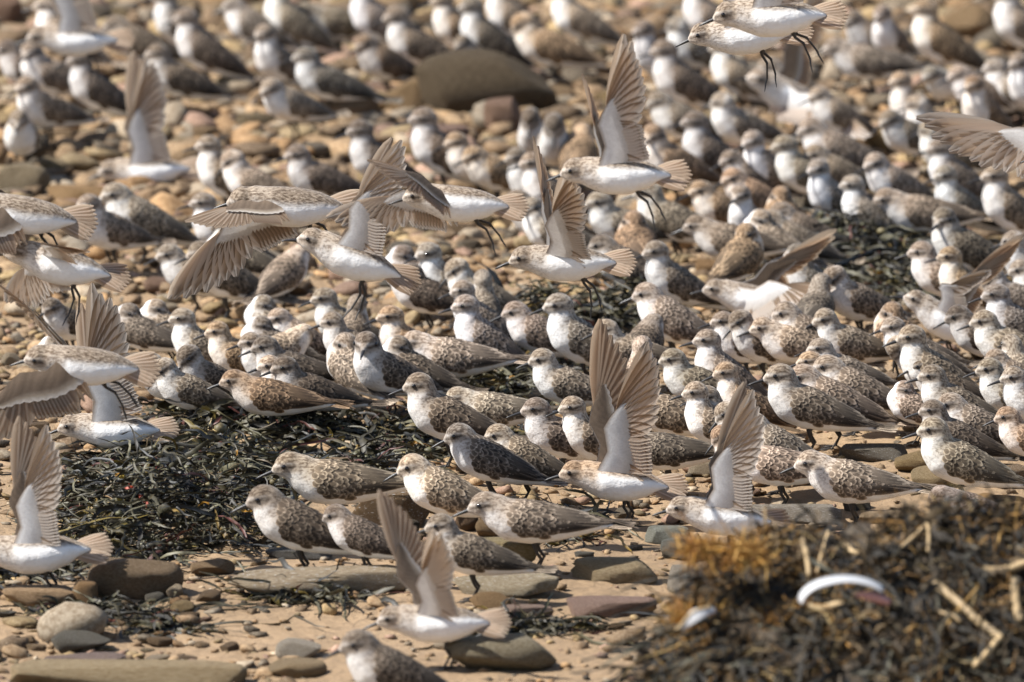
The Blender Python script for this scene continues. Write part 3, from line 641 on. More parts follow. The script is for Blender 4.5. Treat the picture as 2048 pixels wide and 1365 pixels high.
POST = {'norm': dict(pitch=10, neck=(7, 24), head=(0, -6)), 'alert': dict(pitch=24, neck=(5, 29), head=(0, -4), nk=0.88), 'hunch': dict(pitch=16, neck=(9, 16), head=(0, -12), fat=1.06),
        'low': dict(pitch=-2, neck=(17, 13), head=(0, -8)), 'turnl': dict(pitch=14, neck=(5, 24), head=(48, -8)), 'turnr': dict(pitch=14, neck=(5, 24), head=(-48, -8)),
        'down': dict(pitch=14, neck=(10, 22), head=(0, -40)), 'preen': dict(pitch=12, neck=(15, 8), head=(25, -68)), 'sleep': dict(pitch=10, neck=(-9, 17), head=(168, -12), fat=1.08), 'back': dict(pitch=18, neck=(0, 25), head=(118, -10))}
LAB_GROUP = 'sandpipers standing on the shingle'
PROTO = {}
def make_sandpiper(post):
    b = Body(post, **POST[post])
    root = link('sandpiper', None); root.empty_display_size = 0.02
    link('body', b.mesh, root); link('bill', bill_mesh(b), root); link('tail', tail_mesh(b), root)
    for sgn in (1, -1):
        link('eye', eye_mesh(b, sgn), root); link('leg', leg_mesh(b, sgn, 3 * sgn), root)
        wm, cm = folded_wing(b, sgn, 7 + sgn)
        wg = link('wing', wm, root); tag(link('covert_feathers', cm, wg), kind='stuff')
    return dict(root=root, head=Vector(b.hc * MMU), used=False)
TINT = {'n': (1, 1, 1), 'd': (0.62, 0.61, 0.62), 'p': (1.18, 1.17, 1.17), 'r': (1.12, 0.96, 0.80), 'g': (0.92, 0.97, 1.04)}
trs = random.Random(2)
def copy_tree(o, parent, colr, eyes):
    c = o.copy(); COL.objects.link(c); c.parent = parent; c.color = colr
    for ch in o.children:
        if not eyes and ch.name.startswith('eye'): continue
        copy_tree(ch, c, colr, eyes)
    return c
def paint(o, colr):
    o.color = colr
    for ch in o.children: paint(ch, colr)
BIRD_XY = []
def sandpiper(hx, hy, yaw, post, label, s=1.0, tint='n'):
    free = post == 'norm' and hy < 640
    if free:            # the crowd: loosen headings and stances
        yaw += trs.uniform(-16, 22); post = trs.choice(['norm', 'norm', 'norm', 'low', 'hunch', 'turnl', 'turnr', 'down', 'alert', 'hunch'])
    if post not in PROTO: PROTO[post] = make_sandpiper(post)
    P = PROTO[post]; t = TINT[tint]; k = trs.choice([0.74, 0.86, 0.95, 1.03, 1.12, 1.25]) * trs.uniform(0.93, 1.07)
    colr = (t[0] * k * trs.uniform(.96, 1.04), t[1] * k, t[2] * k * trs.uniform(.94, 1.04), 1)
    s = s * trs.uniform(0.985, 1.015) * (1.12 - 0.10 * min(1, max(0, (hy - 250) / 450))); yaw = yaw + trs.uniform(-5, 5)
    hd = P['head'] * s; ang = R(yaw)
    z = 0.0
    for _ in range(4):
        p = on_plane(hx, hy, z + hd.z)
        x = p.x - (hd.x * math.cos(ang) - hd.y * math.sin(ang)); y = p.y - (hd.x * math.sin(ang) + hd.y * math.cos(ang)); z = float(gz(x, y)) + 0.004
    if not P['used']: root = P['root']; P['used'] = True; paint(root, colr)
    else: root = copy_tree(P['root'], None, colr, hy > 300)
    root.location = (x, y, z); root.rotation_euler = (0, R(trs.uniform(-4, 4)), ang); root.scale = (s * trs.uniform(0.97, 1.10), s * trs.uniform(0.93, 1.03), s * trs.uniform(0.96, 1.02))
    tag(root, label, 'bird', LAB_GROUP); BIRD_XY.append((x, y))
    return root
# ------------------------------------------------------------------ birds in the air
FLYB = Body('fly', flight=True, neck=(25, 4), head=(0, -8),
            base=[(-62, 1, 5, 2.6), (-48, 2, 13, 9), (-30, 1, 19.5, 17.5), (-10, -0.5, 23.5, 22.5), (10, 0, 23.5, 23), (26, 3, 19.5, 20)])
FLY_BILL, FLY_EYE = bill_mesh(FLYB), {g: eye_mesh(FLYB, g) for g in (1, -1)}
def feather_mesh(name, prof, bend=0.05, asym=0.0):
    V, U = [], []
    nv = len(prof)
    for k in range(nv):
        v = k / (nv - 1)
        for u in (-1, 0, 1):
            uu = u * (1 - asym * (1 if u < 0 else -1))
            V.append((v, 0.5 * uu * prof[k], -bend * v * v * 1.0 - 0.02 * abs(u))); U.append((0.5 + 0.5 * u, v))
    F = [[r * 3 + c, (r + 1) * 3 + c, (r + 1) * 3 + c + 1, r * 3 + c + 1] for r in range(nv - 1) for c in range(2)]
    return mesh_np(name, np.array(V), F, M['flight'], None, np.array(U))
FM = dict(primary_feather=feather_mesh('primary_feather', (0.55, 0.85, 1.0, 1.05, 1.06, 1.0, 0.78, 0.25), 0.06, 0.2),
          secondary_feather=feather_mesh('secondary_feather', (0.7, 0.95, 1.0, 1.0, 0.98, 0.86, 0.5, 0.15), 0.06, 0.1),
          tertial_feather=feather_mesh('tertial_feather', (0.7, 1.0, 1.0, 0.95, 0.8, 0.6, 0.35, 0.1), 0.05),
          tail_feather=feather_mesh('tail_feather', (0.6, 0.8, 0.92, 1.0, 1.0, 0.9, 0.6, 0.2), 0.02))
def basis(d, s_, n): return Matrix(((d.x, s_.x, n.x, 0), (d.y, s_.y, n.y, 0), (d.z, s_.z, n.z, 0), (0, 0, 0, 1)))
def quill(kind, parent, root, d, n, L, W, colr):
    """place one feather: root point, direction, upper-side normal"""
    d = d.normalized(); n = (n - d * n.dot(d)).normalized(); s_ = n.cross(d)
    o = link(kind, FM[kind], parent); o.color = colr
    m = basis(d * L, s_ * W, n * L); m.translation = root; o.matrix_local = m
    return o
def flight_wing(root, sgn, sh, S, C, scale, colr, seed, fold=0.0, fan=1.0, curl=0.0):
    """S span direction, C chord direction (to the trailing edge), both in the bird's own frame"""
    r = random.Random(seed)
    S = S.normalized(); C = (C - S * C.dot(S)).normalized()
    N = (-C).cross(S) if sgn > 0 else S.cross(-C)
    k = 0.001 * scale
    at = lambda a, c, h=0.0: sh + (S * a + C * c + N * h) * k
    # skeleton in (span, chord): shoulder, elbow, wrist, hand
    P0, P1, P2, P3 = np.array((0, 0.)), np.array((27, 8.)), np.array((52 - 8 * fold, -9.)), np.array((80 - 20 * fold, -4 + 16 * fold))
    # arm surface: leading edge and rear edge of the coverts, upper and lower skin
    lead = [(-4, -8), (10, -5), (27, -2), (42, -9), (52 - 8 * fold, -14), (66 - 12 * fold, -11), (80 - 20 * fold, -6 + 16 * fold), (92 - 24 * fold, -1 + 22 * fold)]
    rear = [(-4, 27), (10, 29), (27, 28), (42, 24), (54 - 8 * fold, 19), (68 - 12 * fold, 13), (82 - 20 * fold, 10 + 18 * fold), (94 - 24 * fold, 5 + 24 * fold)]
    V, Cc, F = [], [], []
    nl, nc = 22, 7
    La = np.stack([np.interp(np.linspace(0, 7, nl), range(8), [q[i] for q in lead]) for i in range(2)], 1)
    Ra = np.stack([np.interp(np.linspace(0, 7, nl), range(8), [q[i] for q in rear]) for i in range(2)], 1)
    for side in (1, -1):
        o = len(V)
        for i in range(nl):
            for j in range(nc):
                v = j / (nc - 1); q = La[i] * (1 - v) + Ra[i] * v
                scal = 1.8 * (1 if j == nc - 1 and i % 2 else 0)
                h = side * (3.4 * (1 - i / nl * 0.7)) * math.sin(math.pi * min(1, v * 0.9 + 0.1)) ** 0.7 * (1 - v * 0.75) + (0.6 if side > 0 else -1.6) - curl * (i / nl) ** 2 * 14
                V.append(at(q[0], q[1] + scal, h)[:])
                if side > 0:
                    sh_ = 0.85 + 0.3 * ((i * 7 + j * 3) % 5) / 4
                    c = np.array((0.19, 0.14, 0.10)) * sh_ if v < 0.8 else np.array((0.36, 0.29, 0.22))
                    if v >= 0.99: c = np.array((0.66, 0.60, 0.53))
                else:
                    c = np.array((0.84, 0.83, 0.82)) * (1 - max(0, v - 0.5) * 1.7) + np.array((0.56, 0.49, 0.42)) * max(0, v - 0.5) * 1.7
                    if v < 0.16: c = np.array((0.36, 0.29, 0.23))
                    c = c * (0.92 + 0.12 * r.random()) * (1 - 0.25 * max(0, i / nl - 0.45))
                Cc.append(c)
        for i in range(nl - 1):
            for j in range(nc - 1):
                q = [o + i * nc + j, o + (i + 1) * nc + j, o + (i + 1) * nc + j + 1, o + i * nc + j + 1]
                F.append(q if side * sgn > 0 else q[::-1])
    w_ = link('wing', mesh_np('wing', np.array(V), F, M['arm'], np.array(Cc)), root); w_.color = colr
    cu = lambda a: -curl * (min(1, a / 92)) ** 2 * 14
    # ten primaries fan from the hand, eleven secondaries from the forearm, three tertials
    for i in range(10):
        t = i / 9.0
        a = P2 * (1 - t) + P3 * t; ang = R((66 - (66 - 4) * t ** 0.8) * fan + 40 * fold * t)
        L = (47 + 43 * t ** 0.9) * r.uniform(0.95, 1.02)
        ang += r.gauss(0, 0.022)
        d = S * math.cos(ang) + C * math.sin(ang) - N * (0.04 + curl * 0.3 * t)
        quill('primary_feather', w_, at(a[0] + 1, a[1] + 5 * (1 - t), 0.2 - 0.12 * i + cu(a[0])), d, N, L * k, (16.5 + 0.5 * (1 - t)) * k, colr)
    for i in range(11):
        t = i / 10.0
        a = P1 * (1 - t) + P2 * t if t > 0 else P1; a = np.array((14 + (a[0] - 14) * 1.0, a[1])) if False else P1 * (1 - t) * 0.75 + P2 * t + np.array((0, 2 * (1 - t)))
        ang = R(94 - 12 * t) if fan > 0.6 else R(75 - 12 * t)
        d = S * math.cos(ang) + C * math.sin(ang) - N * 0.02
        quill('secondary_feather', w_, at(a[0], a[1] + 6, 0.1 - 0.06 * i + cu(a[0])), d, N, (40 + 3 * t) * r.uniform(0.97, 1.03) * k, 15.5 * k, colr)
    for i in range(3):
        d = C + S * (-0.10 + 0.05 * i) - N * 0.03
        quill('tertial_feather', w_, at(3 + 6 * i, 8, 0.3 - 0.3 * i), d, N, (41 - 2 * i) * k, 13 * k, colr)
    return w_
def dangling_leg(sgn, sweep, seed):
    r = random.Random(seed); y = 7.5 * sgn
    hip = np.array((-22, y, -14.0)); a = R(sweep)
    dr = lambda ang: np.array((-math.cos(ang), 0, -math.sin(ang)))
    knee = hip + dr(a + 0.5) * 10; ank = knee + dr(a) * 12; ft = ank + dr(a + 0.55) * 20
    parts = [tube([hip, (hip + knee) / 2, knee, ank - dr(a) * 1.5, ank, ank + (ft - ank) * .2, ft], [4.0, 3.0, 1.9, 1.7, 1.8, 1.25, 1.35])]
    for s_, L in ((-0.35, 15), (0.0, 17), (0.35, 15)):
        d = dr(a + 0.75) + np.array((0, s_, 0)); parts.append(tube([ft, ft + d * L * .4 + (0.6, 0, 0), ft + d * L], [1.25, 1.05, 0.4], 5))
    V, F = join(parts); return mesh_np('leg', V * MMU, F, M['leg'])
W3 = lambda v: Vector((v[0], -v[2], v[1]))          # (right, up, towards the viewer) -> world
FLY_GROUP = 'sandpipers with raised or spread wings'
def flyer(px, py, dist, label, near=None, far=None, yaw=180, pitch=0, s=1.1, legs=55, tint='n', standing=False, tailfan=1.0, roll=0, seed=0):
    t = TINT[tint]; k = trs.uniform(0.92, 1.1); colr = (t[0] * k, t[1] * k, t[2] * k, 1)
    root = link('sandpiper', None); root.empty_display_size = 0.02
    rot = Matrix.Rotation(R(yaw), 3, 'Z') @ Matrix.Rotation(R(-pitch), 3, 'Y') @ Matrix.Rotation(R(roll), 3, 'X')
    if standing:
        p = on_plane(px, py, 0.056 * s)
        for _ in range(3): p = on_plane(px, py, 0.056 * s + float(gz(p.x, p.y)))
    else: p = at_dist(px, py, dist)
    root.location = p; root.rotation_euler = rot.to_euler(); root.scale = (s, s, s)
    inv = rot.transposed()
    for nm, me in (('body', FLYB.mesh), ('bill', FLY_BILL), ('eye', FLY_EYE[1]), ('eye', FLY_EYE[-1])):
        o = link(nm, me, root); o.color = colr
    for g in (1, -1):
        if standing:
            y = 8.0 * g; dn = inv @ Vector((0, 0, -1)); hip = np.array((-14, y, -14.)); q = np.array(dn)
            knee = hip + q * 14 + np.array((3.0 * g, 0, 0)); ank = knee + q * 9 + np.array((-6, 0, 0)); ft = hip + q * 41 + np.array((2 + 5 * g, 0, 0))
            parts = [tube([hip, (hip + knee) / 2, knee, ank, ank + (ft - ank) * .2, ft], [4.5, 3.2, 1.9, 1.8, 1.25, 1.5])]
            for a, L in ((-32, 15), (0, 17), (32, 15), (180, 6)):
                dr = np.array(inv @ (rot.col[0].xyz * 0 + Matrix.Rotation(R(yaw + a), 3, 'Z') @ Vector((1, 0, 0)))); parts.append(tube([ft, ft + dr * L * .5 + (0, 0, .6), ft + dr * L], [1.2, .95, .35], 5))
            V, F = join(parts); lm = mesh_np('leg', V * MMU, F, M['leg'])
        else: lm = dangling_leg(g, legs - 18 + 8 * g, seed)
        link('leg', lm, root)
    tl = link('tail', None, root); tl.empty_display_size = 0.01
    for i in range(-4, 5):
        a = 0.095 * i * tailfan; d = Vector((-math.cos(a), math.sin(a) * 0.72, -math.sin(a) * 0.66))
        quill('tail_feather', tl, Vector((-44 + 0.5 * abs(i), 1.5 * i, 2 - 0.9 * i)) * MMU, d, Vector((0, 0.66 + 0.05 * i, 0.72)), (46 - 1.0 * abs(i)) * MMU, 12.5 * MMU, (1.0, 0.98, 0.96, 1) if abs(i) < 2 else (1.5, 1.5, 1.5, 1))
    for g, wd in ((1, near), (-1, far)):
        if not wd: continue
        S, C = inv @ W3(wd[0]), inv @ W3(wd[1]); kw = wd[2] if len(wd) > 2 else {}
        flight_wing(root, g, Vector((18, 12 * g, 12)) * MMU, S, C, kw.get('scale', 1.0), colr, seed * 3 + g, kw.get('fold', 0.0), kw.get('fan', 1.0), kw.get('curl', 0.0))
    tag(root, label, 'bird', FLY_GROUP); return root
UPN = lambda lean=0.1, tow=0.15: ((lean, 1, tow), (1, -0.1, -0.05))
FL = [
 (1236, 352, 18.0, 'sharp flyer with one wing raised bolt upright in front of the boulder flock', dict(near=((0.13, 1, 0.12), (1, -0.05, -0.1)), far=((-0.12, 0.70, -0.45), (0.30, 0.0, -0.95), dict(scale=0.72)), s=1.13, legs=48, tailfan=1.15)),
 (916, 408, 18.2, 'flyer with wings swept forward, dark fan above its eye and white fan below', dict(near=((-0.62, 0.52, 0.58), (0.1, -0.45, 0.9), dict(scale=0.80, curl=0.3)), far=((-0.86, -0.22, -0.42), (0.40, -0.85, -0.2)), s=1.10, legs=40, pitch=4)),
 (1130, 527, 18.4, 'low flyer under the upright-winged one, trailing one long leg over black weed', dict(near=((0.12, 0.80, 0.55), (1, -0.2, 0.2), dict(scale=0.95)), far=((-0.05, 0.6, -0.5), (0.3, 0, -0.9)), s=1.12, legs=62, pitch=0)),
 (578, 414, 18.5, 'brown-backed flyer with drooping wing and dark dangling feet left of the fan-winged one', dict(near=((-0.80, -0.02, 0.62), (0.55, -0.42, 0.6), dict(scale=0.72)), far=((-0.70, -0.68, -0.2), (0.62, -0.62, -0.2), dict(scale=1.05)), s=1.25, legs=50, roll=-18, pitch=2)),
 (702, 520, 18.3, 'white-bellied bird rising behind the dangling feet with blurred wing up', dict(near=((0.52, 1, 0.1), (0.9, -0.45, 0.0), dict(scale=0.92)), far=((0.45, 0.9, -0.3), (0.95, -0.4, 0), dict(scale=0.85)), s=1.15, pitch=20, legs=80)),
 (118, 532, 18.2, 'flyer over yellow pebbles near the left edge with half folded wing and hanging legs', dict(near=((0.10, 0.42, 0.85), (0.95, -0.3, 0.1), dict(fold=0.9, scale=0.75)), far=((-0.30, -0.45, -0.8), (0.6, -0.75, 0.0)), s=1.13, pitch=12, legs=75)),
 (48, 430, 18.2, 'brown flyer half out of frame above the one with hanging legs', dict(near=((-0.85, -0.25, 0.5), (0.4, -0.75, 0.3)), far=((-0.6, 0.3, -0.7), (0.5, -0.6, -0.4)), s=1.15, roll=-20, pitch=8)),
 (168, 732, 18.1, 'brown flyer with wing swept down across the left edge and long trailing legs', dict(near=((-0.92, -0.50, 0.25), (0.42, -0.85, 0.15), dict(scale=1.1)), far=((-0.5, 0.4, -0.8), (0.4, -0.6, -0.5)), s=1.18, roll=-15, legs=38, pitch=4)),
 (222, 862, 0, 'bird crouching with one wing lifted straight up beside the left seaweed heap', dict(near=((-0.02, 1, 0.08), (1, -0.05, 0), dict(scale=1.12)), far=((-0.15, 0.9, -0.5), (1, -0.1, -0.2)), standing=True, s=1.1)),
 (1232, 965, 0, 'standing bird with two tan wings held up like a V above the sand', dict(near=((0.30, 1, 0.18), (1, -0.22, 0.05), dict(scale=1.08)), far=((-0.02, 1, -0.25), (1, -0.05, -0.25), dict(scale=1.1)), standing=True, s=1.16, pitch=6, tint='r')),
 (1442, 1035, 0, 'bird with wing up rising behind the orange edge of the front wrack pile', dict(near=((0.34, 1, 0.12), (1, -0.3, 0.05)), far=((0.30, 1, -0.2), (1, -0.3, -0.2), dict(scale=0.95)), standing=True, s=1.1, pitch=6)),
 (872, 1248, 0, 'blurred bird landing on foreground sand with both wings curled upward', dict(near=((0.12, 0.85, 0.4), (1, -0.1, 0.2), dict(scale=0.85, curl=0.3)), far=((-0.35, 0.9, -0.25), (0.85, 0.25, -0.4), dict(scale=0.9, curl=-0.5)), standing=True, s=1.12, pitch=0)),
 (70, 1108, 0, 'blurred bird at the left edge with both wings up beside the black weed', dict(near=((0.22, 1, 0.1), (1, -0.25, 0.1), dict(scale=0.88)), far=((0.02, 1, -0.2), (1, 0, -0.2), dict(scale=0.86)), standing=True, s=1.2, pitch=-4)),
 (148, 82, 21.6, 'blurred flyer near the top corner with pale wing raised to the frame edge', dict(near=((0.05, 1, 0.15), (1, -0.45, 0.0)), far=((-0.1, 0.8, -0.6), (1, -0.2, -0.2)), s=1.12, legs=75)),
 (292, 345, 21.4, 'blurred flyer lower down with tall grey-brown wing held straight up', dict(near=((0.12, 1, 0.12), (1, -0.02, 0)), far=((0.0, 1, -0.4), (1, -0.1, -0.2)), s=1.12, pitch=-4, legs=60)),
 (1545, 36, 18.3, 'upper of two sharp overlapping flyers at the top edge, black foot hanging', dict(near=((0.10, 1, 0.15), (1, -0.1, 0)), far=((0.0, 0.9, -0.5), (1, -0.1, -0.2)), s=1.18, pitch=-2, legs=48)),
 (1487, 74, 18.9, 'lower of two sharp overlapping flyers at the top edge, bill to the left', dict(near=((0.12, 1, 0.2), (1, -0.1, 0)), far=((0.0, 0.9, -0.5), (1, -0.1, -0.2)), s=1.13, pitch=-4, legs=72)),
 (1578, 196, 21.8, 'bright white blurred bird with spread wings below the overlapping flyers', dict(near=((0.80, -0.38, 0.45), (0.1, -0.85, 0.3), dict(scale=0.85)), far=((0.45, 0.95, -0.2), (0.8, -0.4, -0.3), dict(scale=0.85)), s=1.25, yaw=205, pitch=24, legs=80, tint='p')),
 (2190, 330, 18.3, 'flyer mostly outside the right edge, only striped wing reaching into view', dict(near=((0.3, 0.9, 0.3), (0.9, -0.2, 0.1)), far=((-0.94, 0.18, -0.3), (0.10, -0.95, -0.1), dict(scale=1.15)), s=1.2, pitch=6)),
 (1500, 600, 0, 'bird in the middle flock stretching two dark wings backward over its neighbours', dict(near=((0.80, 0.12, 0.5), (0.35, -0.75, 0.3), dict(fan=0.6)), far=((0.85, 0.42, -0.25), (0.35, -0.75, -0.3), dict(fan=0.6)), standing=True, s=1.05, pitch=10)),
 (1890, 645, 0, 'bird in the right flock lifting a pale wing beside a dark one', dict(near=((0.25, 0.85, 0.4), (0.9, -0.35, 0.2), dict(fold=0.9, scale=0.8)), far=((0.75, 0.55, -0.3), (0.5, -0.7, -0.3), dict(fan=0.5)), standing=True, s=1.05, pitch=30)),
]
for i, (px, py, dist, lab, kw) in enumerate(FL): flyer(px, py, dist, lab, seed=i, **kw)
